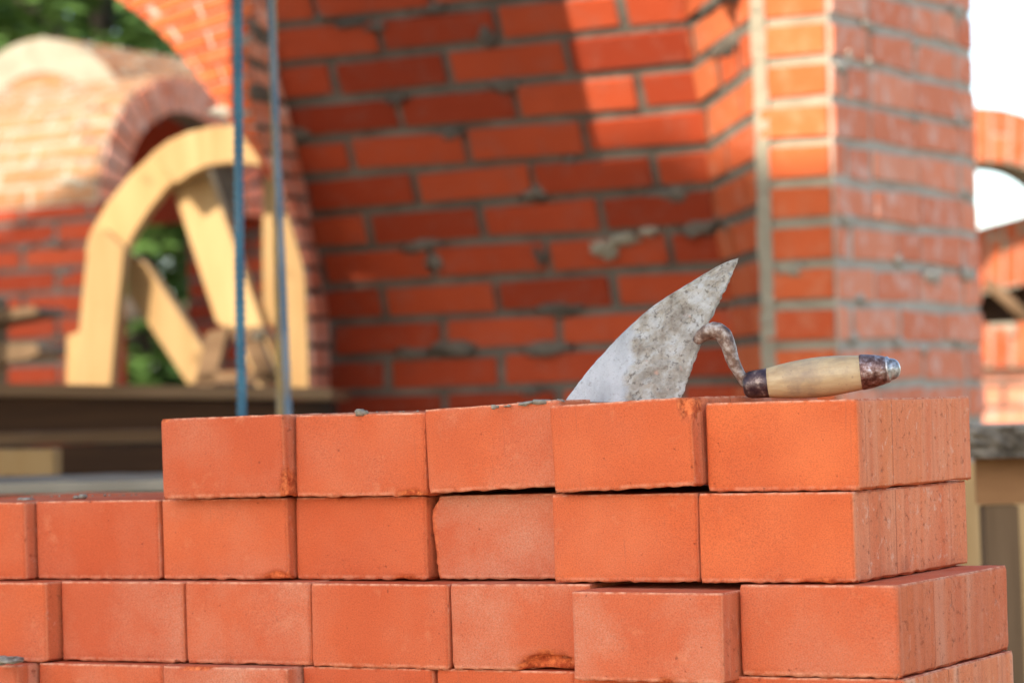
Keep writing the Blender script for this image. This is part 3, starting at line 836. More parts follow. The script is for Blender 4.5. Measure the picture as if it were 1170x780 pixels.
# far edge (left) and corner (right) in photo columns, measured per height
def s_of(x, y):
    """s on the leaning wall for photo point (x, y)"""
    s = 0; z = at(x, y, 5.5).z
    for _ in range(6):
        base = wall_pt(0, z)
        p = on_plane(x, y, base, FN); z = p.z; s = (p - base).dot(DX)
    return s, z
tabB = sorted([(s_of(x, y)[1], s_of(x, y)[0]) for x, y in ((780,-60),(783,4),(786,46),(794,87),(804,131),(808,171),(813,219),(819,258),(832,320),(840,400),(842,470))])
tabK = sorted([(s_of(x, y)[1], s_of(x, y)[0]) for x, y in ((303,-60),(309,0),(320,83),(338,150),(353,233),(365,300),(374,350),(378,450),(379,480))])
ZTOP = CAMH + 1.05
PC = at(874, 300, 5.17)                     # joint between wall and pier
sm = lambda z: pchip(tabB, z)
def B_pt(z): return wall_pt(sm(z), z)
pier_w = brick_obj = None
wallroot = empty('vaulted_wall', Vector((PW.x, PW.y, 0)), 'dark red brick wall leaning outward into a vault, half in shadow behind the trowel', 'brick wall')
mb = MB()
C0 = .0
zs_phase = None
def S_wall(a, b):
    # a runs 0..1.7 from left to right; clip softly onto the left and right edges
    s = a - .95
    return wall_pt(s, b), wall_n(b)
# phase the courses: a joint passes photo (435, 407)
zj = s_of(435, 407)[1]
PH = zj % .073
joint_s = s_of(573, 424)[0]
masonry_clip = []
class ClipMB(MB):
    pass
def S_wall_fit(a, b):
    """maps a in 0..L onto the strip between left edge and corner without stretching: bricks outside are cut"""
    s = a - .95
    s = min(max(s, pchip(tabK, b)-.02), sm(b))
    return wall_pt(s, b), wall_n(b)
row_j = int((s_of(573, 424)[1] - PH)/.073)
offs = (joint_s + .95) 
# masonry places joints at a = -((r%2)*alt*p + off) mod p ; choose off so the row of that joint lines up
P_A = .262
off_w = (-(offs) - ((row_j % 2)*.5*P_A)) % P_A
masonry(mb, S_wall_fit, 1.75, ZTOP, P_A, .073, .0145, off_w, .5, .006, seed=5, tint=(.0, .95), thick=.20, smear=.32, phase=PH-.073 if PH > .073 else PH, ragged=.003)
for (x, y, rx, ry, m_) in ((497, 297, 10, 11, 1), (617, 291, 9, 12, 1), (690, 281, 16, 9, 2), (712, 272, 16, 6, 2), (800, 258, 17, 9, 1), (743, 262, 10, 4, 2), (430, 30, 14, 4, 1), (560, 42, 8, 12, 1),
                       (470, 404, 22, 7, 1), (520, 398, 26, 9, 1), (628, 398, 30, 8, 1), (455, 112, 14, 5, 1), (640, 352, 24, 7, 1), (700, 290, 8, 6, 2), (405, 26, 18, 4, 1), (610, 446, 16, 5, 1)):
    s_, z_ = s_of(x, y); n_ = wall_n(z_); k_ = 5.6/FPX
    for q_ in range(2):
        o_ = Vector((random.uniform(-.4, .4)*rx*k_, 0, random.uniform(-.3, .3)*ry*k_))*q_
        mb.blob(wall_pt(s_, z_) + o_ + n_*.004, DX*rx*k_, n_.cross(DX)*ry*k_, n_*.014, m_, .5, 12, .5, x*.1+q_)
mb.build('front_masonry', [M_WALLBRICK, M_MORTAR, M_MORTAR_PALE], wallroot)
# the vault web the wall runs up into, above the frame
mb = MB()
def S_web(a, b):
    z = ZTOP + b*.55; d = lean(ZTOP) + b*.835
    return PW + DX*(a-.75) + FN*d + UPZ*z, (FN*.55 - UPZ*.835).normalized()
masonry(mb, S_web, 1.6, 1.3, .262, .073, .0145, .0, .5, .006, seed=6, tint=(.1, .75), thick=.14, smear=.2)
mb.build('vault_web', [M_WALLBRICK, M_MORTAR], wallroot)
# the oblique return between the leaning wall and the pier
mb = MB()
def S_ret(a, b):
    P0 = B_pt(b); P1 = Vector((PC.x, PC.y, b + .42*lean(b)))
    t = a/.42
    p = P0.lerp(P1, t)
    d = (P1-P0); d.z = 0.0; n_ = Vector((-d.y, d.x, 0)).normalized()
    if n_.x > 0: n_ = -n_
    e = .02
    dz = (B_pt(b+e)-B_pt(b-e))/(2*e)*(1-t)
    tz = (UPZ + Vector((dz.x, dz.y, 0))).normalized()
    n2 = tz.cross(d.normalized()).normalized()
    if n2.dot(n_) < 0: n2 = -n2
    return p, n2
masonry(mb, S_ret, .42, ZTOP, .262, .073, .016, .1, .5, .005, seed=9, tint=(.3, .9), thick=.12, smear=.35, phase=PH, headers=.3)
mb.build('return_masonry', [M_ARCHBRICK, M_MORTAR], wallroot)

# ---- brick pier at the right
PD = on_plane(956, 400, PC, FN)             # front right corner of the pier
wf = (PD - PC).dot(DX)
pier = empty('brick_pier', Vector((PD.x, PD.y, 0)), 'tall square brick pier right of the trowel, pale mortar joint up its left side', 'brick pier')
DV2 = Vector((math.sin(R(31)), math.cos(R(31)), 0))
E_len = .78
PE = None
for k in range(200):
    q = Vector((PD.x, PD.y, CAMH)) + DV2*(k*.01)
    if px_of(q)[0] >= 1120: E_len = k*.01; break
print('pier side length', E_len, 'front', wf)
mb = MB()
zjp = at(915, 209, 5.14).z % .0735
def S_pf(a, b): return Vector((PD.x, PD.y, 0)) + DX*(a-wf) + UPZ*b, FN
masonry(mb, S_pf, wf, ZTOP, .5, .0735, .0155, .25, 0, .006, seed=21, tint=(.3, .8), thick=.10, smear=.3, phase=zjp)
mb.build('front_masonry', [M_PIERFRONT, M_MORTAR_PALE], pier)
mb = MB()
def S_ps(a, b): return Vector((PD.x, PD.y, 0)) + DV2*a + UPZ*b + DX*.0045, DV2.cross(UPZ).normalized()
masonry(mb, S_ps, E_len, ZTOP, .215, .0735, .0150, .05, .5, .005, seed=23, tint=(.1, .9), thick=.12, smear=.4, phase=zjp, headers=.25, ragged=.005)
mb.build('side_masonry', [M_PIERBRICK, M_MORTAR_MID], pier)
# wide upright joint filled with pale mortar
mb = MB()
N0 = 60
for k in range(N0):
    z0 = ZTOP*k/N0; z1 = ZTOP*(k+1)/N0
    w0 = .0140 + .003*nz((0, 0, k*.3), 1, 4); c0 = Vector((PC.x, PC.y, (z0+z1)/2)) + DX*(.004+.003*nz((0, k*.25, 0), 1, 8)) - FN*.004
    mb.box(c0, DX*w0, FN*.012, UPZ*((z1-z0)/2*.999), 0, .5, jit=.0015)
mb.build('upright_joint', M_MORTAR_PALE, pier)

# ---- near arch: sunlit ring of voussoirs, and its side turning back to the wall
A_I = [(356,480),(355,440),(354,400),(352,355),(350,315),(341,280),(327,240),(310,205),(290,172),(265,138),(235,98),(200,55),(165,22),(130,-4),(100,-45),(70,-110),(40,-190),(-10,-280),(-90,-320),(-180,-280),(-240,-130),(-270,60),(-275,220)]
A_J = [(357,480),(356,440),(355,400),(353,355),(351,314),(342,278),(329,238),(313,202),(298,165),(288,118),(283,60),(292,0),(290,-60),(250,-130),(190,-220),(140,-320),(60,-410),(-80,-450),(-230,-390),(-320,-180),(-350,50),(-355,220)]
PA = at(290, 172, 5.62)
def resample(pts, n_):
    out = []
    for i in range(n_+1):
        f = i/n_*(len(pts)-1); k = min(int(f), len(pts)-2); t = f-k
        a = pts[max(k-1, 0)]; b = pts[k]; c = pts[k+1]; d = pts[min(k+2, len(pts)-1)]
        out.append(tuple(.5*((2*b[i_]) + (-a[i_]+c[i_])*t + (2*a[i_]-5*b[i_]+4*c[i_]-d[i_])*t*t + (-a[i_]+3*b[i_]-3*c[i_]+d[i_])*t**3) for i_ in range(2)))
    return out
arch = empty('brick_arch', Vector((PA.x, PA.y, 0)), 'sunlit orange brick arch curving over the upper left, with wedge set bricks', 'brick arch')
def curve3(pts, n_=160): return [on_plane(x, y, PA, FN) for x, y in resample(pts, n_)]
I3 = curve3(A_I); J3 = curve3(A_J)
def sampler(C3):
    n_ = len(C3)-1
    def f(t):
        q = max(0, min(1, t))*n_; k = min(int(q), n_-1); return C3[k].lerp(C3[k+1], q-k)
    return f
fI, fJ = sampler(I3), sampler(J3)
mb = MB()
t0 = 6.6/21
def S_ring(a, b):       # a across the ring, b along it
    t = t0 + (1-t0)*b/LbR
    p, q = fI(t), fJ(t)
    return p.lerp(q, a/LaR), FN
LaR = .27
LbR = sum((I3[i+1]-I3[i]).length*.65 + (J3[i+1]-J3[i]).length*.35 for i in range(int(160*t0), 160))
masonry(mb, S_ring, LaR, LbR, .185, .073, .010, .06, .5, .006, seed=31, tint=(.2, .9), smear=.1, curve_sub=3, back=lambda a, b: DV*(.02 + .24*min(1, max(0, b-.75)/.5)))
mb.build('ring_masonry', [M_PIERFRONT, M_MORTAR_MID], arch)
# side of the arch turning back to the wall
K_px = [(380,480),(379,440),(378,400),(375,355),(368,315),(362,280),(355,240),(348,205),(341,168),(331,125),(320,78),(313,30),(309,-10),(306,-60)]
K3 = []
for x, y in resample(K_px, 104):
    s, z = s_of(x, y); K3.append(wall_pt(s, z) + FN*.010)
fK = sampler(K3)
E3 = curve3(A_J, 160)[:int(160*13/21)+1]
fE = sampler(E3)
mb = MB()
def S_side(a, b):
    t = b/1.35
    p, q = fE(t), fK(t)
    e = .02; d1 = (q-p).normalized(); d2 = (fE(min(1, t+e))-fE(max(0, t-e))).normalized()
    n_ = d1.cross(d2).normalized()
    if n_.dot(CAM-p) < 0: n_ = -n_
    return p.lerp(q, a/.3), n_
masonry(mb, S_side, .3, 1.35, .26, .073, .013, .1, .5, .005, seed=33, tint=(.2, .9), thick=.08, smear=.3, back=-DX*.008)
mb.build('side_masonry', [M_PIERBRICK, M_MORTAR], arch)

# ---- barrel vault and its wall at the back left
ZB = 8.7
PB = at(112, 215, ZB)
vault = empty('barrel_vault', Vector((PB.x, PB.y, 0)), 'low brick barrel vault behind the timber centring, its pale rounded back in sunlight', 'brick vault')
RV, RHt = .46, .43
zs_ = at(112, 232, ZB).z
def S_bar(a, b):        # b goes round the half circle from the near foot, a runs to the left
    th = b/(RV)         # 0..pi
    c = PB + DV*RV; c.z = zs_
    n_ = (-DV*math.cos(th)*RHt + UPZ*math.sin(th)*RV).normalized()
    return c - DV*RV*math.cos(th) + UPZ*RHt*math.sin(th) - DX*a, n_
mb = MB(); masonry(mb, S_bar, .75, RV*math.pi, .262, .073, .014, .0, .5, .003, seed=41, tint=(.2, .9), thick=.10, smear=.5, inner=2)
mb.build('vault_back', [M_PALEBRICK, M_MORTAR_PALE, M_WALLBRICK], vault)
mb = MB()
def S_bring(a, b):      # ring of headers on the open end
    th = b/RV; k = 1 - a*1.0/RV
    c = PB + DV*RV + DX*.004; c.z = zs_
    return c - DV*(RV*k)*math.cos(th) + UPZ*(RHt*k)*math.sin(th), DX
masonry(mb, S_bring, .125, RV*math.pi, .4, .073, .014, .1, 0, .005, seed=43, tint=(.2, .8), thick=.10, smear=.1)
mb.build('end_ring', [M_PIERBRICK, M_MORTAR], vault)
mb = MB()
def S_bw(a, b): return Vector((PB.x, PB.y, 0)) - DX*a + UPZ*b, FN
masonry(mb, S_bw, 1.3, zs_, .262, .073, .016, .1, .5, .005, seed=45, tint=(.3, .95), thick=.12, smear=.3, inner=0)
mb.build('wall_masonry', [M_WALLBRICK, M_MORTAR], vault)
# dome like second vault further left and behind
PB2 = at(40, 150, 10.2)
dome = empty('rounded_vault', Vector((PB2.x, PB2.y, 0)), 'pale mortar smeared rounded vault top at the far left under the trees', 'brick vault')
mb = MB()
RD = .42; RDh = .42
zc = at(45, 45, 10.2).z - RDh
def S_dome(a, b):
    th = b/RD
    c = Vector((PB2.x, PB2.y, zc)) + DX*.02
    n_ = (-DX*math.cos(th)*RDh + UPZ*math.sin(th)*RD).normalized()
    return c - DX*RD*math.cos(th) + UPZ*RDh*math.sin(th) + DV*a, n_
masonry(mb, S_dome, 1.2, RD*math.pi, .262, .073, .014, .0, .5, .003, seed=51, tint=(.2, .9), thick=.12, smear=.7)
mb.build('vault_back', [M_PALEBRICK, M_MORTAR_PALE], dome)
mb = MB()
def S_dend(a, b):
    # filled front of the vault: a across, b up
    w = RD*2-.02
    x = a - w/2
    top = zc + RDh*math.sqrt(max(0.0, 1-(x/RD)**2))
    z0_ = min(zc - .02, top); z = z0_ + b/.5*(top - z0_)
    return Vector((PB2.x, PB2.y, 0)) + DX*(.02 + x) + UPZ*z + DV*.01, FN
masonry(mb, S_dend, RD*2-.02, .5, .262, .073, .014, .0, .5, .003, seed=53, tint=(.2, .9), thick=.12, smear=.5, inner=2)
mb.build('vault_front', [M_PALEBRICK, M_MORTAR_PALE, M_WALLBRICK], dome)
mb = MB()
masonry(mb, lambda a, b: (Vector((PB2.x, PB2.y, 0)) + DX*(a-.30) + UPZ*b + DV*.04, FN), .34, zc, .262, .073, .014, .0, .5, .003, seed=54, thick=.3, inner=0)
mb.build('support_pier', [M_WALLBRICK, M_MORTAR], dome)
# shaded back pier seen through the centring
mb = MB()
PBK = at(262, 300, 9.6)
masonry(mb, lambda a, b: (Vector((PBK.x, PBK.y, 0)) + DX*(a-.17) + UPZ*b, FN), .62, 1.75, .262, .073, .016, .0, .5, .005, seed=57, tint=(.1, .6), thick=.35, smear=.3, inner=0)
tag(mb.build('back_pier', [M_WALLBRICK, M_MORTAR]), 'shaded dark red brick pier seen through the timber centring', 'brick pier')

# ------------------------------------------------------------------ timber centring (arch formwork)
ZF = 6.5
PF = at(200, 300, ZF)
FA = R(12); FD = Vector((math.cos(FA), -math.sin(FA), 0)); FNn = Vector((-math.sin(FA), -math.cos(FA), 0))
cen = empty('arch_centring', Vector((PF.x, PF.y, 0)), 'new pine arch centring of curved boards and slanting struts', 'formwork')
def board(name, outline, lay=0.0, th=.045, parent=cen, mat=M_NEWWOOD, plane=None):
    base = (plane or PF) + FNn*lay
    m = MB(); pts = [on_plane(x, y, base, FNn) for x, y in outline]
    m.prism(pts, -FNn*th)
    o = m.build(name, mat, parent)
    bv = o.modifiers.new('bevel', 'BEVEL'); bv.width = .003; bv.segments = 2
    return o
def ell(cx, cy, rx, ry, a0, a1, n_):
    return [(cx + rx*math.cos(R(a0+(a1-a0)*k/n_)), cy - ry*math.sin(R(a0+(a1-a0)*k/n_))) for k in range(n_+1)]
board('rim_board', [(82,446),(88,400),(93,345),(99,290),(104,262),(118,262),(142,284),(135,345),(130,400),(126,446)], .05)
board('rim_board', [(97,290),(102,268),(122,232),(150,198),(176,174),(196,160),(220,192),(192,213),(170,240),(152,268),(141,292),(126,284)], .0)
board('rim_board', [(172,176),(192,161),(214,151),(240,145),(268,143),(292,147),(306,158),(309,192),(290,188),(262,186),(238,189),(218,198),(202,210)], .048)
board('strut', [(148,290),(166,300),(236,404),(236,430),(215,440),(146,336)], -.045)
board('strut', [(196,212),(236,190),(300,372),(318,425),(296,446),(268,380),(247,368)], -.047)
board('post_board', [(300,205),(324,190),(352,260),(356,300),(357,446),(322,446),(318,380),(300,360)], .0, plane=PF+DV*.1)
board('wedge', [(354,446),(364,395),(382,446)], .05)
board('block', [(75,446),(76,384),(92,378),(90,446)], -.02)

# clutter on the deck behind: an old wooden trestle end and mortar bucket rim
jk = empty('wire_bundle', at(262, 430, 6.0), 'tangle of brown wooden offcuts and wire on the deck inside the centring', 'offcuts')
for nm, pl in (('offcut', [(222,440),(236,380),(262,372),(256,392),(244,440)]), ('offcut', [(262,376),(300,372),(312,386),(270,392)]),
               ('offcut', [(275,388),(296,384),(318,440),(298,442)]), ('offcut', [(225,424),(316,424),(316,436),(225,438)])):
    base = at(262, 430, 6.0); m = MB(); m.prism([on_plane(x, y, base, FNn) for x, y in pl], -FNn*.03)
    m.build(nm, M_MIDWOOD, jk)
m = MB(); m.blob(at(297, 383, 5.9), Vector((.016, 0, 0)), Vector((0, .012, 0)), Vector((0, 0, .012)), rough=.3)
tag(m.build('stone', M_MORTAR_PALE), 'small whitish lump perched on the brown offcuts', 'stone')
lb = empty('board_ends', at(20, 400, 5.6), 'two pale board ends poking in at the left edge above the deck', 'boards')
for pl in ([(-30,356),(40,350),(44,358),(-30,372)], [(-30,392),(40,392),(46,402),(30,410),(-30,416)]):
    base = at(20, 400, 6.9); m = MB(); m.prism([on_plane(x, y, base, FNn) for x, y in pl], -FNn*.2); m.build('board', M_LEGWOOD, lb)
m = MB(); base = at(20, 400, 6.95); m.prism([on_plane(x, y, base, FNn) for x, y in [(-30,340),(-12,340),(-12,446),(-30,446)]], -FNn*.12); m.build('upright', M_MIDWOOD, lb)

# ------------------------------------------------------------------ scaffold deck boards at the left
def plank(name, xa, ya, xb, yb, Y, thick_px, depth, mat, label, cat, dY=0.0, jit=.0015, group=None):
    """plank whose front top edge runs from photo (xa,ya) to (xb,yb)"""
    A_ = at(xa, ya, Y); B_ = at(xb, yb, Y+dY)
    d = (B_-A_); L = d.length; d.normalize()
    v_ = Vector((-d.y, d.x, 0)).normalized()
    if v_.y < 0: v_ = -v_
    upv = d.cross(v_); upv = upv if upv.z > 0 else -upv
    th = thick_px/FPX*Y
    m = MB(); segs = 14; rings = []
    for i in range(segs+1):
        c = A_ + d*(L*i/segs)
        w = .002*nz((i*.8, Y*3, thick_px), 1)
        rings.append([m.add(c + upv*w), m.add(c + v_*depth + upv*w), m.add(c + v_*depth - upv*(th+w)), m.add(c - upv*(th+w) + v_*.002)])
    for a, b in zip(rings, rings[1:]):
        for k in range(4): m.face((a[k], a[(k+1)%4], b[(k+1)%4], b[k]), 0, .5)
    m.face(rings[0]); m.face(rings[-1][::-1])
    o = m.build(name, mat)
    bv = o.modifiers.new('bevel', 'BEVEL'); bv.width = .002; bv.segments = 2; bv.limit_method = 'ANGLE'
    return tag(o, label, cat, group)
G_ = 'scaffold boards behind the left of the stack'
plank('scaffold_board', -160, 436, 379, 443, 5.05, 14, .55, M_MIDWOOD, 'topmost weathered board of the scaffold deck, the pine centring standing behind it', 'board', group=G_)
plank('scaffold_beam', -160, 451, 379, 458, 5.08, 44, .12, M_OLDWOOD, 'thick dark wet beam under the weathered top board', 'beam', group=G_)
plank('scaffold_board', -160, 498, 240, 490, 4.75, 14, .2, M_MIDWOOD, 'brown board just below the thick dark beam', 'board', group=G_)
plank('scaffold_board', -160, 513, 240, 505, 4.7, 42, .2, M_OLDWOOD, 'lowest dark brown board above the pale mortar splashed one', 'board', group=G_)
plank('timber_block', -40, 514, 61, 513, 4.3, 30, .08, M_NEWWOOD, 'short orange timber block at the left edge above the splashed board', 'timber block')
plank('mortar_board', -160, 556, 240, 546, 3.4, 14, .5, M_GREYBOARD, 'pale board splashed with mortar just behind the step of the stack', 'board', group=G_)
plank('mortar_board', -160, 572, 240, 563, 3.36, 40, .05, M_MIDWOOD, 'brown board edge hidden low behind the step of the stack', 'board', group=G_)

# ------------------------------------------------------------------ steel bars
def rebar(name, x0, y0, x1, y1, Y, r_px, mat, label, twist=1, group=None, top=None):
    A_ = at(x0, y0, Y); B_ = at(x1, y1, Y)
    d = (B_-A_).normalized()
    A_ = A_ - d*.35                               # on above the frame
    B_ = B_ + d*((B_.z)/max(.2, -d.z))            # down to the ground
    n_ = int((B_-A_).length/.0025); r = r_px/FPX*Y
    pts = [A_.lerp(B_, i/n_) + Vector((.0015*nz((i*.01, 0, x0), 1), 0, 0)) for i in range(n_+1)]
    m = MB()
    def rid(i, a):
        return 1 + (.30 if ((i*.0025*95 + a/math.pi*twist) % 1.0) < .38 else 0) + (.12 if min(a % math.pi, math.pi - a % math.pi) < .3 else 0)
    m.tube(pts, r, 12, ridges=rid)
    return tag(m.build(name, mat), label, 'steel bar', group)
rebar('steel_bar', 271, 0, 275.5, 470, 3.55, 4.5, M_REBAR_BLUE, 'blue ribbed steel bar, the thicker upright nearer the timber arch', group='upright steel reinforcing bars')
rebar('steel_bar', 311.5, 0, 321, 470, 3.75, 4.0, M_RUSTOCHRE, 'ochre rusted thin steel bar, paired with the grey blue one', group='upright steel reinforcing bars')
rebar('steel_bar', 309.5, 0, 328.5, 470, 3.70, 3.6, M_REBAR_RUST, 'grey blue thin steel bar crossing in front of the ochre one', group='upright steel reinforcing bars')

# ------------------------------------------------------------------ trestle at the right
ts = empty('work_trestle', at(1150, 520, 3.3), 'rough timber trestle with a bark edged top board right of the stack', 'trestle')
def slab(x0, x1, y0, y1, Y, depth, mat, nm, rough=0.0, parent=ts, ang=R(8)):
    d = Vector((math.cos(ang), -math.sin(ang), 0)); v_ = Vector((math.sin(ang), math.cos(ang), 0))
    A_ = at(x0, y0, Y); L = abs(at(x1, y0, Y).x - A_.x); th = (y1-y0)/FPX*Y
    m = MB(); nx_ = 26; nz_ = 6; fr = []
    for i in range(nz_+1):
        fr.append([m.add(A_ + d*(L*k/nx_) - UPZ*(th*i/nz_) - v_*(rough*nz((k*.6, i*.9, Y), 1) if 0 < i < nz_ or rough else 0)) for k in range(nx_+1)])
    bk = [[m.add(A_ + d*(L*k/nx_) - UPZ*(th*i/nz_) + v_*depth) for k in range(nx_+1)] for i in (0, nz_)]
    for a, b in zip(fr, fr[1:]): m.quad_strip(a, b)
    m.quad_strip(bk[0], fr[0]); m.quad_strip(fr[-1], bk[1]); m.quad_strip(bk[1], bk[0])
    m.face([r[0] for r in fr] + [bk[1][0], bk[0][0]]); m.face([r[-1] for r in fr] + [bk[1][-1], bk[0][-1]])
    return m.build(nm, mat, parent)
slab(1098, 1330, 489, 524, 3.30, .30, M_BARKBOARD, 'top_board', .012)
m = MB(); c = at(1180, 482, 3.45)
slab(1112, 1300, 486, 490, 3.33, .24, M_GREYBOARD, 'sky_sheen_top', .002)  # pale slab: reflected sky painted onto the trestle top
slab(1114, 1330, 521, 576, 3.34, .05, M_CROSS, 'crosspiece')
def leg(xt, yt, xb, yb, w_px, Y, Yb, nm='leg', mat=M_LEGWOOD, parent=ts, d_=.045):
    a = at(xt, yt, Y); b = at(xb, yb, Yb); d = (b-a).normalized(); b = a + d*((a.z)/-d.z)
    w = w_px/FPX*Y/2
    m = MB(); ex = Vector((w, 0, 0)); ey = Vector((0, d_/2, 0))
    top = [m.add(a + ex*s + ey*t) for s, t in ((-1,-1),(1,-1),(1,1),(-1,1))]; bot = [m.add(b + ex*s + ey*t) for s, t in ((-1,-1),(1,-1),(1,1),(-1,1))]
    m.face(top); m.face(bot[::-1])
    for k in range(4): m.face((top[k], top[(k+1)%4], bot[(k+1)%4], bot[k]))
    return m.build(nm, mat, parent)
leg(1141, 577, 1149, 790, 38, 3.36, 3.36)
leg(1290, 530, 1300, 790, 40, 3.36, 3.36)
# pale board leaning behind the trestle
m = MB(); base = at(1130, 600, 4.3)
m.prism([on_plane(x, y, base, Vector((0, 1, 0))) for x, y in [(1098,528),(1230,528),(1236,1010),(1104,1010)]], Vector((0, .03, 0)))
tag(m.build('leaning_board', M_NEWWOOD), 'pale yellow pine board leaning behind the trestle legs', 'board')

# ------------------------------------------------------------------ far brickwork at the right edge
PR = at(1140, 160, 9.2)
ra = empty('far_arch', Vector((PR.x, PR.y, 0)), 'sunlit orange brick arch band against the sky at the right edge', 'brick arch')
def px_curve(pts, Y, n_=60): return [at(x, y, Y) for x, y in resample(pts, n_)]
def ring_between(root, nm, up_pts, lo_pts, Y, seed, mats, thick=.35, tint=(.2, .9)):
    a3 = px_curve(up_pts, Y); b3 = px_curve(lo_pts, Y); fa, fb = sampler(a3), sampler(b3)
    Lb = sum((a3[i+1]-a3[i]).length for i in range(len(a3)-1)); La = (a3[0]-b3[0]).length
    m = MB()
    masonry(m, lambda a, b: (fb(b/Lb).lerp(fa(b/Lb), a/La), Vector((0, -1, 0))), La, Lb, .26, .073, .012, .0, .5, .005, seed=seed, tint=tint, thick=thick, smear=.15)
    return m.build(nm, mats, root)
ring_between(ra, 'arch_band', [(1040,150),(1080,127),(1120,122),(1170,131),(1230,165),(1280,225)], [(1050,240),(1085,202),(1120,186),(1165,190),(1200,215),(1230,260)], 9.2, 61, [M_ARCHBRICK, M_MORTAR_PALE])
rb = empty('far_vault', Vector((PR.x, PR.y+.4, 0)), 'orange rounded brick vault below the sky gap at the right edge', 'brick vault')
ring_between(rb, 'vault_back', [(1060,290),(1110,264),(1150,252),(1190,243),(1260,240)], [(1060,345),(1110,338),(1150,330),(1190,322),(1260,318)], 9.5, 63, [M_ARCHBRICK, M_MORTAR_PALE], .6)
rc = empty('far_wall', Vector((PR.x, PR.y+.1, 0)), 'low far brick wall with an orange block coping at the right edge', 'brick wall')
ring_between(rc, 'coping', [(1060,372),(1120,370),(1180,368),(1260,366)], [(1060,422),(1120,420),(1180,419),(1260,418)], 8.8, 65, [M_ARCHBRICK, M_MORTAR_PALE], .3)
m = MB(); q = at(1050, 423, 8.85)
masonry(m, lambda a, b: (Vector((q.x, q.y, 0)) + Vector((a, 0, b)), Vector((0, -1, 0))), .9, q.z, .262, .073, .012, seed=67, thick=.25)
m.build('wall_masonry', [M_PIERBRICK, M_MORTAR], rc)
m = MB(); q = at(1050, 300, 9.9)
m.box(Vector((q.x+.5, q.y, q.z/2)), Vector((.6, 0, 0)), Vector((0, .15, 0)), UPZ*(q.z/2))
m.build('dark_backing', M_OLDWOOD, rb)
m = MB(); a = at(1128, 322, 8.9); b = at(1190, 378, 8.9)
m.tube([a, b], .02, 6)
tag(m.build('slanting_batten', M_MIDWOOD), 'weathered slanting batten in the dark gap at the right edge', 'batten')

# ------------------------------------------------------------------ trees beyond the site
def tree(x, y, h, cr, seed, label, nleaf=11000, base=.08):
    root = empty('tree', Vector((x, y, 0)), label, 'tree', 'green trees beyond the site')
    rnd = random.Random(seed); m = MB()
    m.tube([Vector((x, y, 0)), Vector((x+.05, y, h*.35)), Vector((x-.1, y+.1, h*.6)), Vector((x, y, h*.85))], [.16, .13, .09, .04], 9)
    cl = []
    for k in range(80):
        th = rnd.uniform(0, 2*math.pi); rr = cr*math.sqrt(rnd.random())
        zz = h*(base + (1-base)*rnd.random())
        f = math.sin(math.pi*min(1, (zz/h - base)/(1-base)*.9+.08))
        c = Vector((x + rr*f*math.cos(th), y + rr*f*math.sin(th), zz)); cl.append((c, rnd.uniform(.25, .55)*cr/1.6))
        if k < 16:
            m.tube([Vector((x, y, zz*.75)), Vector((x, y, zz*.8)).lerp(c, .5) + Vector((0, 0, .1)), c], [.05, .03, .012], 6)
    m.build('trunk', M_BARK, root)
    lf = MB()
    for k in range(nleaf):
        c, r = cl[k % len(cl)]
        d = Vector((rnd.gauss(0, 1), rnd.gauss(0, 1), rnd.gauss(0, .8)))
        p = c + d*r*.55; s = rnd.uniform(.035, .075)*1.2
        u = Vector((rnd.uniform(-1, 1), rnd.uniform(-1, 1), rnd.uniform(-.4, .4))).normalized(); w = u.cross(Vector((rnd.uniform(-1, 1), rnd.uniform(-1, 1), 1.2))).normalized()
        i = [lf.add(p + u*s), lf.add(p + w*s*.5), lf.add(p - u*s), lf.add(p - w*s*.5)]
        lf.face(i, 0, .5)
    lf.build('crown', M_LEAF, root, recalc=False)
TR = [(-1.95, 14, 3.7, 1.25, 'bushy green tree seen through the timber centring'), (-3.0, 16, 4.3, 1.5, 'tall green tree behind the rounded vault at the upper left'),
      (-.7, 17, 4.2, 1.4, 'green tree hidden mostly by the arch and the dark wall'), (-4.6, 18, 4.4, 1.7, 'green tree past the left edge of the photo'), (-2.3, 20, 5.0, 1.8, 'farthest green tree in the gap under the near arch')]
for i, (x, y, h, cr, lab) in enumerate(TR): tree(x, y, h, cr, 100+i, lab)

# ------------------------------------------------------------------ added unseen plank roof; its edge is cut to shade stack and walls
HR = CAMH + 5.6
UPL = TO_SUN*(3.0/TO_SUN.z)
def sun_shift(p, z):      # point at height z on the line from p to the sun
    return p + TO_SUN*((z-p.z)/TO_SUN.z)
e1 = sun_shift(at(884, 202, 5.15), HR); e2 = sun_shift(at(950, 190, 5.05), HR)
print('roof edge pts', e1, e2)
roof = empty('added_shade_roof', Vector((-1.5, .5, 0)), 'added plank roof out of view that shades the stack', 'added shade blocker')
yfar = (e1.y + e2.y)/2
EDGE = [(-4.6, 2.85), (-2.44, 2.85), (-2.42, 3.08), (-1.5, 3.04), (-1.42, 2.96), (-1.3, 2.93), (-1.13, 2.83), (-1.06, 2.52), (.6, 2.45), (1.2, 2.45)]
m = MB(); xx = -4.3
while xx < -.75:
    xa, xb = xx + .002, xx + .123
    ya, yb = pchip(EDGE, xa), pchip(EDGE, xb)
    lo = [m.add((x + UPL.x, y + UPL.y, HR + z)) for z in (-.02,) for x, y in ((xa, -1.9), (xb, -1.9), (xb, yb), (xa, ya))]
    hi = [m.add((x + UPL.x, y + UPL.y, HR + .02)) for x, y in ((xa, -1.9), (xb, -1.9), (xb, yb), (xa, ya))]
    m.face(lo[::-1]); m.face(hi)
    for k in range(4): m.face((lo[k], lo[(k+1)%4], hi[(k+1)%4], hi[k]))
    xx += .124
m.build('shade_roof_deck', M_MIDWOOD, roof)
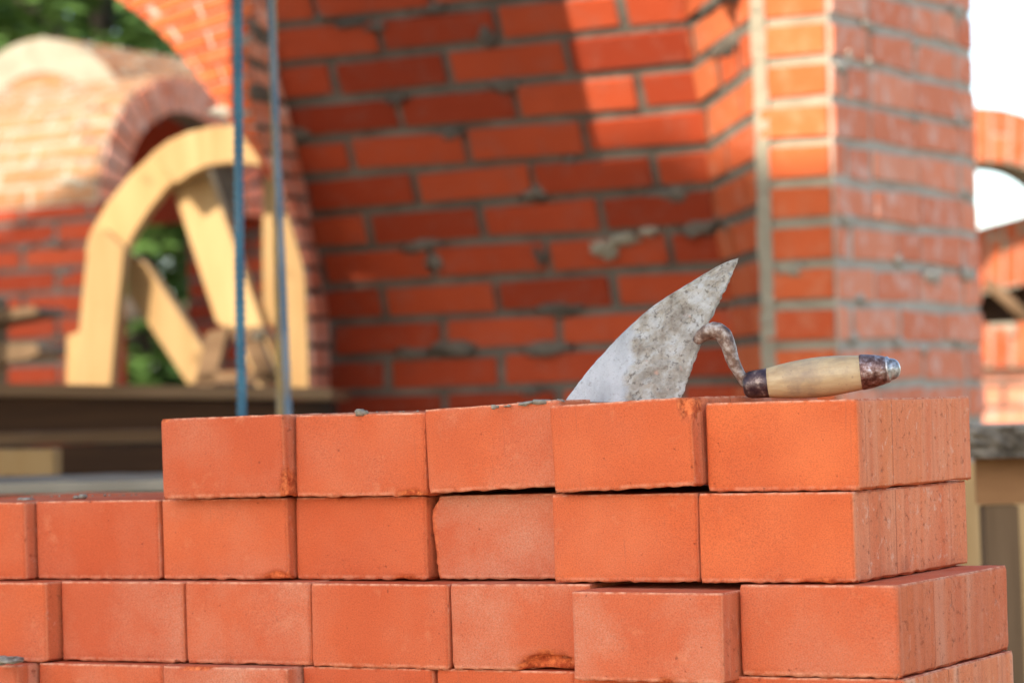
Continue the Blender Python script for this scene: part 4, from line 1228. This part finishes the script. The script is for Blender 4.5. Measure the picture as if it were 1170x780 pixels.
for (x, y) in ((-4.2, -1.8), (-4.2, 2.3), (-.5, -1.8)):
    m = MB(); m.box(Vector((x + UPL.x, y + UPL.y, HR/2)), Vector((.05, 0, 0)), Vector((0, .05, 0)), UPZ*(HR/2-.021)); m.build('post', M_MIDWOOD, roof)
# second, smaller added awning, unseen, keeps sun off the low vault wall
aw = empty('added_shade_awning', Vector((-3, 5.8, 0)), 'small added plank awning out of view, shading the vault wall', 'added shade blocker')
m = MB()
for k in range(13):
    xa = -3.85 + k*.124; m.box(Vector((xa+UPL.x, 5.80+UPL.y, HR)), Vector((.06, 0, 0)), Vector((0, .75, 0)), UPZ*.02)
m.build('shade_awning_deck', M_MIDWOOD, aw)
for (x, y) in ((-3.8, 5.1), (-3.8, 6.5)):
    m = MB(); m.box(Vector((x + UPL.x, y + UPL.y, HR/2)), Vector((.05, 0, 0)), Vector((0, .05, 0)), UPZ*(HR/2-.021)); m.build('post', M_MIDWOOD, aw)
# added unseen walkway and guard board, blocking sky light from the wall
wk = empty('added_shade_walkway', Vector((0, 3.6, 0)), 'added plank walkway with guard board out of view, darkening the wall', 'added shade blocker')
m = MB()
for k in range(12):
    m.box(Vector((-1.15, 2.85 + k*.124, CAMH + .80)), Vector((1.3, 0, 0)), Vector((0, .0605, 0)), UPZ*.018)
m.build('shade_walkway_deck', M_OLDWOOD, wk)
m = MB(); m.box(Vector((-1.15, 4.30, CAMH + .92)), Vector((1.3, 0, 0)), Vector((0, .012, 0)), UPZ*.13); m.build('shade_guard_board', M_OLDWOOD, wk)
for x in (-2.1, -1.6):
    for y in (2.95, 4.2):
        m = MB(); m.box(Vector((x, y, (CAMH+.78)/2)), Vector((.04, 0, 0)), Vector((0, .04, 0)), UPZ*(CAMH+.78)/2); m.build('post', M_MIDWOOD, wk)
# added unseen panel on battens, shaped to shade the leaning wall's left
c1 = at(676, 60, 5.40); t_h = 1.0
hor = Vector((TO_SUN.x, TO_SUN.y, 0)).normalized(); tanE = TO_SUN.z/Vector((TO_SUN.x, TO_SUN.y)).length
perp = Vector((-hor.y, hor.x, 0)); perp = perp if perp.x > 0 else -perp
q1 = Vector((c1.x, c1.y, 0)) + hor*t_h
c0 = at(345, 60, 5.85); q0 = Vector((c0.x, c0.y, 0)); wid = (q1-q0-hor*t_h).dot(perp)
zlo = CAMH + .36 + tanE*t_h; zhi = CAMH + 1.1 + tanE*t_h
m = MB()
m.box(q1 - perp*wid/2 + UPZ*(zlo+zhi)/2, perp*wid/2, hor*.012, UPZ*(zhi-zlo)/2)
m.build('added_shade_panel', M_MIDWOOD, roof)
for s in (.1, .9):
    m = MB(); b_ = q1 - perp*wid*s + hor*.032
    m.box(b_ + UPZ*(zhi+.6+zlo)/2, perp*.02, hor*.018, UPZ*((zhi+.6-zlo)/2)); m.build('batten', M_MIDWOOD, roof)
print('shutter', q1, wid, zlo, zhi, 'px', px_of(q1 + UPZ*zlo))
